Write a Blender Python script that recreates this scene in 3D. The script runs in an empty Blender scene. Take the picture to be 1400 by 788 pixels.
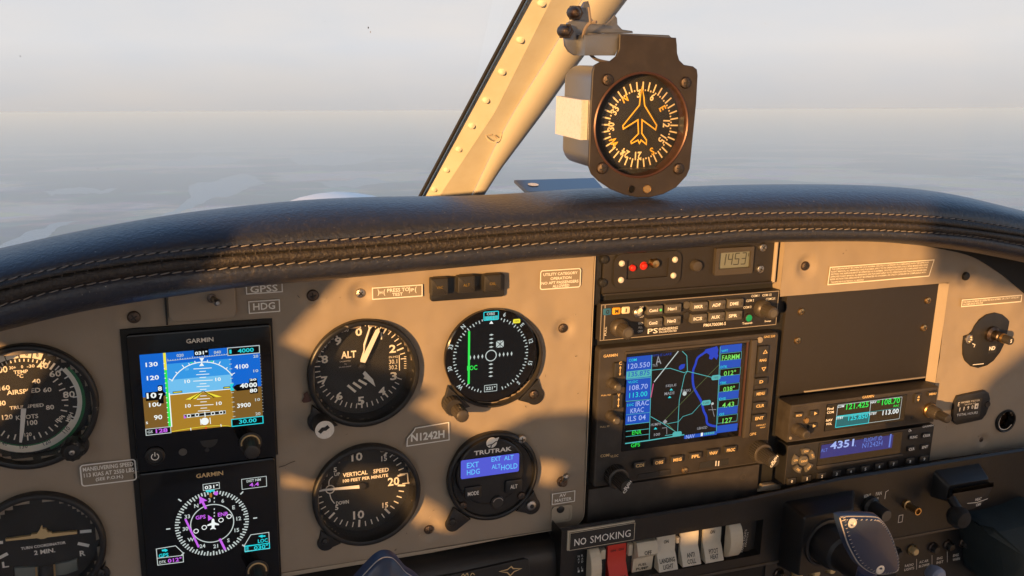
import bpy, math, random
from mathutils import Vector, Matrix, noise
random.seed(7)
R = math.radians
C = bpy.context.scene.collection
SC = bpy.context.scene

# ---------------------------------------------------------------- camera, world, sun, exposure
TILT = Matrix.Rotation(R(4.2), 4, 'X')          # nose-up attitude of the aircraft in level flight
D = 0.6145                                      # eye to instrument panel, metres
F = 1299.9
RW = Matrix(((0.94170440, -0.33582098, 0.02042267), (-0.06572294, -0.24315279, -0.96775886), (0.32995956, 0.91000055, -0.25104920)))
cam = bpy.data.cameras.new('camera'); co = bpy.data.objects.new('camera', cam); C.objects.link(co)
cm = Matrix.Identity(4)
for i in range(3):
    cm[i][0] = RW[0][i]; cm[i][1] = -RW[1][i]; cm[i][2] = -RW[2][i]
cm[1][3] = -D
co.matrix_world = TILT @ cm
cam.sensor_width = 36; cam.lens = F / 1400 * 36; cam.clip_start = 0.01; cam.clip_end = 300000
SC.camera = co
SUN_YAW, SUN_EL = 47, 3.0                        # the sun stands behind the left shoulder, just above the horizon
to_sun = Vector((-math.sin(R(SUN_YAW)) * math.cos(R(SUN_EL)), -math.cos(R(SUN_YAW)) * math.cos(R(SUN_EL)), math.sin(R(SUN_EL))))
w = bpy.data.worlds.new("World"); SC.world = w; w.use_nodes = True
nt = w.node_tree; bg = nt.nodes['Background']
sky = nt.nodes.new('ShaderNodeTexSky'); sky.sky_type = 'NISHITA'; sky.sun_disc = False
sky.sun_elevation = R(SUN_EL); sky.sun_rotation = R(180 + SUN_YAW)
sky.altitude = 1200; sky.air_density = 1.0; sky.dust_density = 3.0; sky.ozone_density = 1.0
# thick evening haze: the sky pales to a warm grey-white towards the horizon all the way round
tc = nt.nodes.new('ShaderNodeTexCoord'); sx = nt.nodes.new('ShaderNodeSeparateXYZ'); rp = nt.nodes.new('ShaderNodeMapRange'); rp.interpolation_type = 'SMOOTHSTEP'
rp.inputs[1].default_value = 0.10; rp.inputs[2].default_value = 0.36; rp.inputs[3].default_value = 1.0; rp.inputs[4].default_value = 0.04
rp2 = nt.nodes.new('ShaderNodeMapRange'); rp2.inputs[1].default_value = 0.0; rp2.inputs[2].default_value = 0.065
hz = nt.nodes.new('ShaderNodeMixRGB'); hz.inputs[1].default_value = (2.90, 2.82, 2.80, 1); hz.inputs[2].default_value = (3.62, 3.62, 3.68, 1)
mx = nt.nodes.new('ShaderNodeMixRGB')
nt.links.new(tc.outputs['Generated'], sx.inputs[0]); nt.links.new(sx.outputs['Z'], rp.inputs[0]); nt.links.new(sx.outputs['Z'], rp2.inputs[0]); nt.links.new(rp2.outputs[0], hz.inputs[0])
bl = nt.nodes.new('ShaderNodeMixRGB'); bl.blend_type = 'MULTIPLY'; bl.inputs[0].default_value = 1; bl.inputs[2].default_value = (2.1, 2.5, 3.3, 1); nt.links.new(sky.outputs[0], bl.inputs[1])
nt.links.new(rp.outputs[0], mx.inputs[0]); nt.links.new(bl.outputs[0], mx.inputs[1]); nt.links.new(hz.outputs[0], mx.inputs[2])
# faint uneven banks in the haze
nz = nt.nodes.new('ShaderNodeTexNoise'); nz.inputs['Scale'].default_value = 5; nz.inputs['Detail'].default_value = 4; mp = nt.nodes.new('ShaderNodeMapping'); mp.inputs['Scale'].default_value = (1, 1, 5)
nt.links.new(tc.outputs['Generated'], mp.inputs[0]); nt.links.new(mp.outputs[0], nz.inputs['Vector'])
nr = nt.nodes.new('ShaderNodeValToRGB'); nr.color_ramp.elements[0].position = 0.3; nr.color_ramp.elements[0].color = (0.95, 0.965, 0.99, 1); nr.color_ramp.elements[1].position = 0.7; nr.color_ramp.elements[1].color = (1.05, 1.01, 0.97, 1)
nm = nt.nodes.new('ShaderNodeMixRGB'); nm.blend_type = 'MULTIPLY'; nm.inputs[0].default_value = 1; nt.links.new(nz.outputs['Fac'], nr.inputs[0]); nt.links.new(mx.outputs[0], nm.inputs[1]); nt.links.new(nr.outputs[0], nm.inputs[2])
nt.links.new(nm.outputs[0], bg.inputs[0]); bg.inputs[1].default_value = 0.12
sl = bpy.data.lights.new('sun', 'SUN'); sl.energy = 4.7; sl.angle = R(0.7); sl.color = (1, 0.53, 0.185)
so = bpy.data.objects.new('sun', sl); C.objects.link(so)
so.rotation_euler = to_sun.to_track_quat('Z', 'Y').to_euler()
SC.view_settings.view_transform = 'Standard'; SC.view_settings.look = 'None'
SC.view_settings.exposure = 0.8; SC.view_settings.gamma = 1.0
SC.cycles.max_bounces = 8; SC.cycles.diffuse_bounces = 3; SC.cycles.glossy_bounces = 3; SC.cycles.transparent_max_bounces = 8
SC.cycles.volume_bounces = 3; SC.cycles.caustics_reflective = False; SC.cycles.caustics_refractive = False

# ---------------------------------------------------------------- coordinates
# aircraft frame: x right, y forward, z up; the panel face is y = 0; w = height off the panel towards the pilot
def at(px, py, w=0.0):
    d = RW.transposed() @ Vector((px - 700, py - 394, F))
    t = (D - w) / d.y
    return (d.x * t, d.z * t)
class Zm:
    def __init__(s, ox, oy, sc, w=0.0): s.ox, s.oy, s.sc, s.w = ox, oy, sc, w
    def uv(s, x, y, w=None): return at(s.ox + x / s.sc, s.oy + y / s.sc, s.w if w is None else w)
    def __call__(s, x, y, w=None): return s.uv(x, y, w)
    def pts(s, l, w=None): return [s.uv(x, y, w) for x, y in l]
    def k(s, x, y):
        a = s.uv(x - 5, y); b = s.uv(x + 5, y); c = s.uv(x, y - 5); d = s.uv(x, y + 5)
        return (math.dist(a, b) / 10, math.dist(c, d) / 10)
    def at(s, w): return Zm(s.ox, s.oy, s.sc, w)
    def rect(s, tl, tr, br, bl):
        a, b, c, d = s.pts([tl, tr, br, bl])
        return ((a[0] + d[0]) / 2, (c[1] + d[1]) / 2, (b[0] + c[0]) / 2, (a[1] + b[1]) / 2)
    def crect(s, cx, cy, wx, hy):
        u, v = s.uv(cx, cy); kx, ky = s.k(cx, cy)
        return (u - wx * kx / 2, v - hy * ky / 2, u + wx * kx / 2, v + hy * ky / 2)
def area(p): return sum(p[i - 1][0] * p[i][1] - p[i][0] * p[i - 1][1] for i in range(len(p))) / 2
def ccw(p): return list(p) if area(p) > 0 else list(p)[::-1]
def inset(p, d):
    n = len(p); out = []
    for i in range(n):
        a = Vector(p[i - 1]); b = Vector(p[i]); c = Vector(p[(i + 1) % n])
        e1 = (b - a); e2 = (c - b)
        if e1.length < 1e-9 or e2.length < 1e-9: out.append(tuple(b)); continue
        e1.normalize(); e2.normalize()
        n1 = Vector((-e1.y, e1.x)); n2 = Vector((-e2.y, e2.x)); m = n1 + n2
        if m.length < 1e-6: m = n1
        m.normalize(); k = max(0.5, m.dot(n1))
        out.append(tuple(b + m * (d / k)))
    return out
def rr(u0, v0, u1, v1, r, seg=4):
    r = min(r, (u1 - u0) / 2.01, (v1 - v0) / 2.01); o = []
    for cx, cy, a0 in ((u1 - r, v0 + r, -90), (u1 - r, v1 - r, 0), (u0 + r, v1 - r, 90), (u0 + r, v0 + r, 180)):
        for i in range(seg + 1):
            a = R(a0 + 90 * i / seg); o.append((cx + r * math.cos(a), cy + r * math.sin(a)))
    return o
def circ(c, r, n=32, ry=None):
    return [(c[0] + r * math.cos(2 * math.pi * i / n), c[1] + (ry or r) * math.sin(2 * math.pi * i / n)) for i in range(n)]
def smooth(pts, n=6):
    o = []
    for i in range(len(pts) - 1):
        p0 = pts[max(0, i - 1)]; p1 = pts[i]; p2 = pts[i + 1]; p3 = pts[min(len(pts) - 1, i + 2)]
        for j in range(n):
            t = j / n
            o.append(tuple(0.5 * (2 * b + (c - a) * t + (2 * a - 5 * b + 4 * c - d) * t * t + (3 * b - a - 3 * c + d) * t ** 3) for a, b, c, d in zip(p0, p1, p2, p3)))
    return o + [pts[-1]]

# ---------------------------------------------------------------- materials
M = {}
def mat(name, col, rough=0.5, metal=0.0, spec=0.5, bump=None, var=None, coat=0.0, speck=None):
    m = bpy.data.materials.new(name); m.use_nodes = True; n = m.node_tree.nodes; l = m.node_tree.links
    b = n['Principled BSDF']; b.inputs['Base Color'].default_value = (*col, 1); b.inputs['Roughness'].default_value = rough
    b.inputs['Metallic'].default_value = metal; b.inputs['Specular IOR Level'].default_value = spec; b.inputs['Coat Weight'].default_value = coat
    tc = n.new('ShaderNodeTexCoord')
    if bump:
        no = n.new('ShaderNodeTexNoise'); no.inputs['Scale'].default_value = bump[0]; no.inputs['Detail'].default_value = 4
        bp = n.new('ShaderNodeBump'); bp.inputs['Strength'].default_value = bump[1]; bp.inputs['Distance'].default_value = bump[2] if len(bump) > 2 else 0.0005
        l.new(tc.outputs['Object'], no.inputs['Vector']); l.new(no.outputs['Fac'], bp.inputs['Height']); l.new(bp.outputs[0], b.inputs['Normal'])
    if var:   # (scale, second colour, sharpness)
        no = n.new('ShaderNodeTexNoise'); no.inputs['Scale'].default_value = var[0]; no.inputs['Detail'].default_value = 6; no.inputs['Roughness'].default_value = 0.65
        rp = n.new('ShaderNodeValToRGB'); rp.color_ramp.elements[0].position = var[2]; rp.color_ramp.elements[1].position = var[3]
        rp.color_ramp.elements[0].color = (*col, 1); rp.color_ramp.elements[1].color = (*var[1], 1)
        l.new(tc.outputs['Object'], no.inputs['Vector']); l.new(no.outputs['Fac'], rp.inputs[0]); l.new(rp.outputs[0], b.inputs['Base Color'])
        r2 = n.new('ShaderNodeMapRange'); r2.inputs[3].default_value = rough - 0.06; r2.inputs[4].default_value = min(1, rough + 0.14)
        l.new(no.outputs['Fac'], r2.inputs[0]); l.new(r2.outputs[0], b.inputs['Roughness'])
    if speck:   # (scale, threshold, colour): small grains of dust or worn spots
        no = n.new('ShaderNodeTexNoise'); no.inputs['Scale'].default_value = speck[0]; no.inputs['Detail'].default_value = 3; no.inputs['Roughness'].default_value = 0.7
        st = n.new('ShaderNodeMapRange'); st.inputs[1].default_value = speck[1]; st.inputs[2].default_value = speck[1] + 0.03; mi = n.new('ShaderNodeMixRGB'); mi.inputs[1].default_value = (*col, 1); mi.inputs[2].default_value = (*speck[2], 1)
        old = b.inputs['Base Color'].links
        if old: l.new(old[0].from_socket, mi.inputs[1])
        l.new(tc.outputs['Object'], no.inputs['Vector']); l.new(no.outputs['Fac'], st.inputs[0]); l.new(st.outputs[0], mi.inputs[0]); l.new(mi.outputs[0], b.inputs['Base Color'])
    M[name] = m; return m
def emi(name, col, s=1.0):
    m = bpy.data.materials.new(name); m.use_nodes = True; b = m.node_tree.nodes['Principled BSDF']
    b.inputs['Base Color'].default_value = (0.003, 0.003, 0.003, 1); b.inputs['Roughness'].default_value = 0.25
    b.inputs['Emission Color'].default_value = (*col, 1); b.inputs['Emission Strength'].default_value = s * 0.6; b.inputs['Specular IOR Level'].default_value = 0.2; M[name] = m
mat('tan', (0.335, 0.275, 0.205), 0.42, bump=(700, 0.25, 0.0002), var=(9, (0.29, 0.235, 0.178), 0.35, 0.75), speck=(75, 0.715, (0.17, 0.13, 0.095)))
mat('tan_edge', (0.45, 0.38, 0.29), 0.5, bump=(300, 0.3))
mat('black', (0.016, 0.016, 0.017), 0.38, bump=(500, 0.15, 0.0002), var=(60, (0.03, 0.028, 0.026), 0.5, 0.8))
mat('black_matte', (0.012, 0.012, 0.012), 0.75, bump=(400, 0.3))
mat('scuffed', (0.014, 0.014, 0.014), 0.35, var=(160, (0.30, 0.27, 0.23), 0.66, 0.74), bump=(200, 0.2))
mat('radio', (0.034, 0.029, 0.025), 0.5, bump=(900, 0.2, 0.0002), var=(70, (0.06, 0.052, 0.044), 0.45, 0.8))
mat('plate', (0.023, 0.020, 0.019), 0.55, bump=(900, 0.2, 0.0002), var=(120, (0.036, 0.032, 0.029), 0.6, 0.85))
mat('lower', (0.012, 0.0115, 0.0115), 0.36, bump=(350, 0.35, 0.0004), var=(14, (0.022, 0.020, 0.019), 0.45, 0.8))
mat('dial', (0.013, 0.013, 0.0125), 0.6, var=(40, (0.028, 0.027, 0.025), 0.4, 0.8))
mat('glassblack', (0.004, 0.004, 0.005), 0.12, spec=0.5)
mat('white', (0.88, 0.86, 0.80), 0.6)
mat('print', (0.78, 0.74, 0.66), 0.6)
mat('placard', (0.26, 0.215, 0.16), 0.5)
mat('cream', (0.92, 0.86, 0.73), 0.6)
mat('lume', (0.92, 0.74, 0.42), 0.6)
mat('yellow', (0.95, 0.55, 0.05), 0.6)
mat('amberwhite', (0.72, 0.52, 0.25), 0.6)
mat('green_arc', (0.03, 0.2, 0.07), 0.6)
mat('steel', (0.5, 0.47, 0.43), 0.32, metal=1.0, bump=(600, 0.3))
mat('dark_steel', (0.16, 0.13, 0.11), 0.4, metal=1.0, bump=(600, 0.4), var=(300, (0.08, 0.05, 0.04), 0.4, 0.7))
mat('silver', (0.88, 0.84, 0.76), 0.4, metal=0.35, bump=(900, 0.6), var=(500, (0.7, 0.66, 0.58), 0.5, 0.8))
mat('brass', (0.55, 0.36, 0.16), 0.35, metal=1.0)
mat('knob', (0.035, 0.032, 0.03), 0.42, bump=(700, 0.3))
mat('edge', (0.30, 0.26, 0.21), 0.5)
mat('knob_grey', (0.075, 0.065, 0.055), 0.4, metal=0.25, bump=(700, 0.2))
mat('ivory', (0.66, 0.58, 0.44), 0.45, bump=(300, 0.2), var=(60, (0.56, 0.47, 0.34), 0.45, 0.8))
mat('white_rocker', (0.66, 0.61, 0.50), 0.42, var=(90, (0.5, 0.47, 0.42), 0.5, 0.8))
mat('red', (0.62, 0.025, 0.015), 0.4)
mat('ink', (0.02, 0.02, 0.02), 0.6)
mat('key', (0.10, 0.092, 0.08), 0.45, bump=(800, 0.2, 0.0002))
mat('key_dark', (0.03, 0.028, 0.026), 0.45)
mat('lcd', (0.17, 0.19, 0.17), 0.3, spec=0.5)
mat('lcd_ink', (0.03, 0.035, 0.035), 0.4)
mat('leather', (0.023, 0.027, 0.043), 0.34, spec=0.7, bump=(420, 0.55, 0.0011), var=(260, (0.05, 0.045, 0.045), 0.5, 0.8), speck=(520, 0.70, (0.35, 0.33, 0.30)))
mat('band_leather', (0.032, 0.028, 0.026), 0.5, bump=(520, 0.8, 0.0014), var=(420, (0.075, 0.06, 0.048), 0.5, 0.72))
mat('stitch', (0.24, 0.22, 0.21), 0.65)
mat('groove', (0.006, 0.006, 0.006), 0.8)
mat('post', (0.80, 0.77, 0.64), 0.42, bump=(120, 0.15), var=(30, (0.70, 0.65, 0.50), 0.4, 0.8))
mat('tube', (0.50, 0.48, 0.43), 0.4, var=(45, (0.10, 0.08, 0.065), 0.68, 0.74), bump=(200, 0.2))
mat('compass_face', (0.028, 0.022, 0.020), 0.42, bump=(900, 0.2, 0.0002), var=(80, (0.048, 0.038, 0.033), 0.45, 0.8))
mat('compass_body', (0.27, 0.28, 0.30), 0.38, metal=0.85, bump=(700, 0.3, 0.0003))
mat('copper', (0.10, 0.05, 0.04), 0.4, metal=0.4)
mat('blue_strip', (0.03, 0.06, 0.14), 0.3)
mat('cowl', (0.80, 0.79, 0.76), 0.35)
mat('yoke', (0.022, 0.038, 0.085), 0.33, coat=0.0, bump=(120, 0.1))
mat('yoke_edge', (0.5, 0.44, 0.38), 0.7, bump=(300, 0.5))
mat('teal', (0.012, 0.022, 0.024), 0.8, bump=(500, 0.6))
mat('grey_blue', (0.3, 0.33, 0.42), 0.5)
mat('olive_edge', (0.09, 0.085, 0.065), 0.7)
mat('liner', (0.56, 0.54, 0.51), 0.9, bump=(200, 0.3))
mat('wire', (0.22, 0.18, 0.15), 0.5)
mat('brownglass', (0.03, 0.014, 0.006), 0.08)
mat('blue_key', (0.03, 0.14, 0.27), 0.4); mat('amber_key', (0.85, 0.4, 0.03), 0.4); mat('white_key', (0.8, 0.7, 0.5), 0.4)
emi('e_sky1', (0.006, 0.13, 0.60)); emi('e_sky2', (0.035, 0.30, 0.74)); emi('e_sky3', (0.16, 0.50, 0.82)); emi('e_ground', (0.38, 0.20, 0.02)); emi('e_ground_dark', (0.19, 0.10, 0.02))
emi('e_white', (0.85, 0.9, 0.88)); emi('e_soft', (0.50, 0.56, 0.54)); emi('e_cyan', (0.02, 0.62, 0.68)); emi('e_mag', (0.55, 0.12, 0.78))
emi('e_green', (0.03, 0.75, 0.08)); emi('e_lime', (0.20, 0.75, 0.12)); emi('e_yellow', (0.85, 0.75, 0.05)); emi('e_black', (0.001, 0.001, 0.001))
emi('e_blue', (0.010, 0.075, 0.46)); emi('e_river', (0.012, 0.05, 0.48)); emi('e_teal', (0.08, 0.42, 0.42)); emi('e_olive', (0.10, 0.14, 0.05))
emi('e_lcdblue', (0.085, 0.10, 0.62)); emi('e_lcdtext', (0.13, 0.52, 0.95)); emi('e_purple', (0.035, 0.035, 0.18)); emi('e_purptext', (0.12, 0.2, 0.62)); emi('e_palepurp', (0.35, 0.45, 0.85))
emi('e_cdi', (0.004, 0.0055, 0.007)); emi('e_map', (0.006, 0.006, 0.007)); emi('e_amber', (0.8, 0.28, 0.03)); emi('e_red', (0.8, 0.02, 0.02)); emi('e_lgreen', (0.02, 0.35, 0.08)); emi('e_pink', (0.5, 0.08, 0.2)); emi('e_dimamber', (0.35, 0.14, 0.02)); emi('e_dteal', (0.01, 0.13, 0.14)); emi('e_grey', (0.3, 0.3, 0.32)); emi('e_dimblue', (0.02, 0.05, 0.3))
def glassmat(name, gl=0.05, dirt=0.0, rough=0.03):
    m = bpy.data.materials.new(name); m.use_nodes = True; n = m.node_tree.nodes; l = m.node_tree.links; n.clear()
    o = n.new('ShaderNodeOutputMaterial'); t = n.new('ShaderNodeBsdfTransparent'); g = n.new('ShaderNodeBsdfGlossy'); g.inputs['Roughness'].default_value = rough
    mx = n.new('ShaderNodeMixShader'); lw = n.new('ShaderNodeLayerWeight'); lw.inputs[0].default_value = 0.25
    ma = n.new('ShaderNodeMath'); ma.operation = 'MULTIPLY_ADD'; ma.inputs[1].default_value = 0.35; ma.inputs[2].default_value = gl
    l.new(lw.outputs['Fresnel'], ma.inputs[0]); l.new(ma.outputs[0], mx.inputs[0]); l.new(t.outputs[0], mx.inputs[1]); l.new(g.outputs[0], mx.inputs[2])
    last = mx
    if dirt:
        tc = n.new('ShaderNodeTexCoord'); no = n.new('ShaderNodeTexNoise'); no.inputs['Scale'].default_value = 2.5; no.inputs['Detail'].default_value = 3
        mr = n.new('ShaderNodeMapRange'); mr.inputs[1].default_value = 0.35; mr.inputs[2].default_value = 0.8; mr.inputs[3].default_value = 0.0; mr.inputs[4].default_value = dirt
        df = n.new('ShaderNodeBsdfDiffuse'); df.inputs[0].default_value = (0.6, 0.6, 0.6, 1); m2 = n.new('ShaderNodeMixShader')
        l.new(tc.outputs['Object'], no.inputs['Vector']); l.new(no.outputs['Fac'], mr.inputs[0]); l.new(mr.outputs[0], m2.inputs[0])
        l.new(mx.outputs[0], m2.inputs[1]); l.new(df.outputs[0], m2.inputs[2]); last = m2
    l.new(last.outputs[0], o.inputs[0]); M[name] = m
glassmat('glass', 0.012, 0.035); glassmat('windscreen', 0.0, 0.05); 

# ---------------------------------------------------------------- lettering
_txt = {}
def glyphs(s, bold=0.0):
    k = (s, bold)
    if k in _txt: return _txt[k]
    cu = bpy.data.curves.new('tmp', 'FONT'); cu.body = s; cu.resolution_u = 2; cu.offset = bold
    o = bpy.data.objects.new('tmp', cu); C.objects.link(o)
    dg = bpy.context.evaluated_depsgraph_get(); me = bpy.data.meshes.new_from_object(o.evaluated_get(dg))
    v = [(p.co.x, p.co.y) for p in me.vertices]; f = [tuple(p.vertices) for p in me.polygons]
    bpy.data.objects.remove(o); bpy.data.curves.remove(cu); bpy.data.meshes.remove(me)
    x0 = min(a[0] for a in v); x1 = max(a[0] for a in v); y0 = min(a[1] for a in v); y1 = max(a[1] for a in v)
    v = [((a[0] - (x0 + x1) / 2), (a[1] - (y0 + y1) / 2)) for a in v]
    _txt[k] = (v, f, x1 - x0, y1 - y0); return _txt[k]

# ---------------------------------------------------------------- mesh builder (u, v, w) -> (x, -w, z)
class MB:
    def __init__(s): s.v = []; s.f = []; s.m = []; s.mats = []
    def mi(s, m):
        if m not in s.mats: s.mats.append(m)
        return s.mats.index(m)
    def add(s, vs, fs, m):
        b = len(s.v); s.v += [(a, -c, bb) for a, bb, c in vs]; k = s.mi(m)
        s.f += [tuple(b + i for i in f) for f in fs]; s.m += [k] * len(fs); return s
    def loops(s, loops, m, cap0=False, cap1=True, closed=True):
        """list of loops of (u,v,w) with equal length, skinned in order"""
        n = len(loops[0]); vs = [p for l in loops for p in l]; fs = []
        for j in range(len(loops) - 1):
            for i in range(n if closed else n - 1):
                a = j * n + i; b = j * n + (i + 1) % n; fs.append((a, b, b + n, a + n))
        if cap0: fs.append(tuple(range(n))[::-1])
        if cap1: fs.append(tuple((len(loops) - 1) * n + i for i in range(n)))
        return s.add(vs, fs, m)
    def dome(s, loop, m, rise=.0012):
        n = len(loop); c = (sum(p[0] for p in loop) / n, sum(p[1] for p in loop) / n, loop[0][2] + rise); vs = []; fs = []
        for f in (0, .35, .7): vs += [(p[0] + (c[0] - p[0]) * f, p[1] + (c[1] - p[1]) * f, loop[0][2] + rise * (1 - (1 - f) ** 2)) for p in loop]
        vs.append(c)
        for k in (0, 1): fs += [(k * n + i, k * n + (i + 1) % n, (k + 1) * n + (i + 1) % n, (k + 1) * n + i) for i in range(n)]
        fs += [(2 * n + i, 2 * n + (i + 1) % n, 3 * n) for i in range(n)]
        return s.add(vs, fs, m)
    def prism(s, out, w0, w1, m, ch=0.0, back=False):
        out = ccw(out); L = [[(a, b, w0) for a, b in out]]
        if ch:
            L.append([(a, b, w1 - ch) for a, b in out]); L.append([(a, b, w1 - ch * .3) for a, b in inset(out, ch * .3)]); L.append([(a, b, w1) for a, b in inset(out, ch)])
        else: L.append([(a, b, w1) for a, b in out])
        return s.loops(L, m, cap0=back)
    def box(s, r, w0, w1, m, ch=0.0, rad=0.0): return s.prism(rr(*r, rad) if rad else [(r[0], r[1]), (r[2], r[1]), (r[2], r[3]), (r[0], r[3])], w0, w1, m, ch)
    def frame(s, outer, inner, w0, w1, m, win=None):
        """ring between two equal-length ccw outlines"""
        win = w0 if win is None else win
        return s.loops([[(a, b, w0) for a, b in outer], [(a, b, w1) for a, b in outer], [(a, b, w1) for a, b in inner], [(a, b, win) for a, b in inner]], m, cap1=False)
    def lathe(s, c, prof, m, seg=40, cap=True, knurl=0.0):
        L = []
        for k, (r, w) in enumerate(prof):
            L.append([(c[0] + (r * (1 - (knurl if i % 2 else 0))) * math.cos(2 * math.pi * i / seg), c[1] + (r * (1 - (knurl if i % 2 else 0))) * math.sin(2 * math.pi * i / seg), w) for i in range(seg)])
        return s.loops(L, m, cap1=cap)
    def flat(s, out, w, m): out = ccw(out); return s.add([(a, b, w) for a, b in out], [tuple(range(len(out)))], m)
    def rect(s, r, w, m): return s.flat([(r[0], r[1]), (r[2], r[1]), (r[2], r[3]), (r[0], r[3])], w, m)
    def ring(s, c, r0, r1, w, m, a0=0, a1=360, seg=48):
        n = max(2, int(seg * abs(a1 - a0) / 360)); L0 = []; L1 = []
        for i in range(n + 1):
            a = R(a0 + (a1 - a0) * i / n); L0.append((c[0] + r0 * math.sin(a), c[1] + r0 * math.cos(a), w)); L1.append((c[0] + r1 * math.sin(a), c[1] + r1 * math.cos(a), w))
        return s.loops([L0, L1], m, cap1=False, closed=False)
    def line(s, pts, wd, w, m, closed=False):
        p = [Vector(a) for a in pts]; n = len(p); vs = []; fs = []
        for i in range(n):
            a = p[i - 1] if (i or closed) else p[i]; b = p[(i + 1) % n] if (i < n - 1 or closed) else p[i]
            d1 = (p[i] - a); d2 = (b - p[i]); d = (d1.normalized() if d1.length > 1e-9 else d2.normalized()) + (d2.normalized() if d2.length > 1e-9 else d1.normalized())
            if d.length < 1e-6: d = d2
            d.normalize(); nn = Vector((-d.y, d.x)); ref = d2 if d2.length > 1e-9 else d1; rn = ref.normalized(); kk = max(0.5, abs(nn.dot(Vector((-rn.y, rn.x)))))
            o = nn * (wd / 2 / kk); vs += [(p[i].x + o.x, p[i].y + o.y, w), (p[i].x - o.x, p[i].y - o.y, w)]
        for i in range(n if closed else n - 1):
            a = 2 * i; b = 2 * ((i + 1) % n); fs.append((a + 1, b + 1, b, a))
        return s.add(vs, fs, m)
    def outline(s, r, wd, w, m, rad=0.0): return s.line(rr(*r, rad) if rad else [(r[0], r[1]), (r[2], r[1]), (r[2], r[3]), (r[0], r[3])], wd, w, m, closed=True)
    def tick(s, c, ang, r0, r1, wd, w, m):
        a = R(ang); d = (math.sin(a), math.cos(a)); return s.line([(c[0] + d[0] * r0, c[1] + d[1] * r0), (c[0] + d[0] * r1, c[1] + d[1] * r1)], wd, w, m)
    def text(s, t, c, h, w, m, W=None, rot=0.0, bold=0.0, wk=1.0):
        v, f, tw, th = glyphs(t, bold); ky = h / th; kx = (W / tw) if W else ky * wk; ca, sa = math.cos(R(-rot)), math.sin(R(-rot))
        vs = [(c[0] + x * kx * ca - y * ky * sa, c[1] + x * kx * sa + y * ky * ca, w) for x, y in v]
        return s.add(vs, f, m)
    def zt(s, Z, t, x, y, h, m, W=None, w=None, rot=0.0, bold=0.0):
        kx, ky = Z.k(x, y); return s.text(t, Z(x, y), h * ky, (Z.w if w is None else w), m, W * kx if W else None, rot, bold)
    def tube(s, pts, r, m, seg=8):
        P = [Vector(p) for p in pts]; L = []; up = Vector((0.13, 0.3, 0.9))
        for i, p in enumerate(P):
            d = (P[min(i + 1, len(P) - 1)] - P[max(i - 1, 0)]).normalized(); a = d.cross(up).normalized(); b = d.cross(a)
            rad = r[i] if isinstance(r, (list, tuple)) else r
            L.append([tuple(p + a * math.cos(2 * math.pi * k / seg) * rad + b * math.sin(2 * math.pi * k / seg) * rad) for k in range(seg)])
        return s.loops(L, m, cap0=True, cap1=True)
    def build(s, name, parent=None, label=None, o=None, smooth=True, ang=32, **kw):
        me = bpy.data.meshes.new(name); oo = parent['o3'] if parent is not None else (o or (0, 0, 0))
        me.from_pydata([(a - oo[0], b - oo[1], c - oo[2]) for a, b, c in s.v], [], s.f)
        for m in s.mats: me.materials.append(M[m])
        me.polygons.foreach_set('material_index', s.m)
        if smooth:
            me.polygons.foreach_set('use_smooth', [len(f) <= 6 for f in s.f]); me.set_sharp_from_angle(angle=R(ang))
        me.update()
        ob = bpy.data.objects.new(name, me); C.objects.link(ob)
        if parent is not None: ob.parent = parent
        else: ob.location = oo; ob['o3'] = oo
        if parent is not None: ob['o3'] = oo
        if label: ob['label'] = label
        for k, v in kw.items(): ob[k] = v
        return ob
def thing(name, label, cat, c, w=0.0, group=None):
    o = bpy.data.objects.new(name, None); C.objects.link(o); o.location = (c[0], -w, c[1]); o['o3'] = (c[0], -w, c[1])
    o.empty_display_size = 0.01; o['label'] = label; o['category'] = cat
    if group: o['group'] = group
    return o
def tag(o, label, cat, group=None):
    o['label'] = label; o['category'] = cat
    if group: o['group'] = group
    return o
# one screw mesh, shared by every screw (unit radius, facing -y)
def screw_mesh(m, slot='ink', kind='cross'):
    b = MB(); b.lathe((0, 0), [(1, -0.3), (1, 0.12), (0.86, 0.36), (0.5, 0.52), (0.0001, 0.56)], m, seg=20, cap=False)
    if kind == 'cross':
        for k in (0, 90):
            a = R(k + 33); d = (math.cos(a) * 0.56, math.sin(a) * 0.56); b.prism([(d[0] - d[1] * .2, d[1] + d[0] * .2), (-d[0] - d[1] * .2, -d[1] + d[0] * .2), (-d[0] + d[1] * .2, -d[1] - d[0] * .2), (d[0] + d[1] * .2, d[1] - d[0] * .2)], 0.40, 0.585 + k * 0.0002, slot)
    elif kind == 'hex': b.flat(circ((0, 0), 0.45, 6), 0.6, slot)
    me = bpy.data.meshes.new('screw'); me.from_pydata(b.v, [], b.f)
    for x in b.mats: me.materials.append(M[x])
    me.polygons.foreach_set('material_index', b.m); me.polygons.foreach_set('use_smooth', [True] * len(me.polygons)); me.set_sharp_from_angle(angle=R(35)); return me
SCR = {'dark': screw_mesh('dark_steel'), 'steel': screw_mesh('steel'), 'black': screw_mesh('black', 'ink'), 'rivet': screw_mesh('post', kind='none'), 'plain': screw_mesh('silver', kind='none'), 'hex': screw_mesh('steel', kind='hex'), 'brass': screw_mesh('brass')}
def screw(parent, c, w, r, kind='dark', rot=0, name='screw'):
    o = bpy.data.objects.new(name, SCR[kind]); C.objects.link(o); o.parent = parent; p = parent['o3']
    o.location = (c[0] - p[0], -w - p[1], c[1] - p[2]); o.scale = (r, r, r); o.rotation_euler = (0, R(rot), 0); return o

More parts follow.
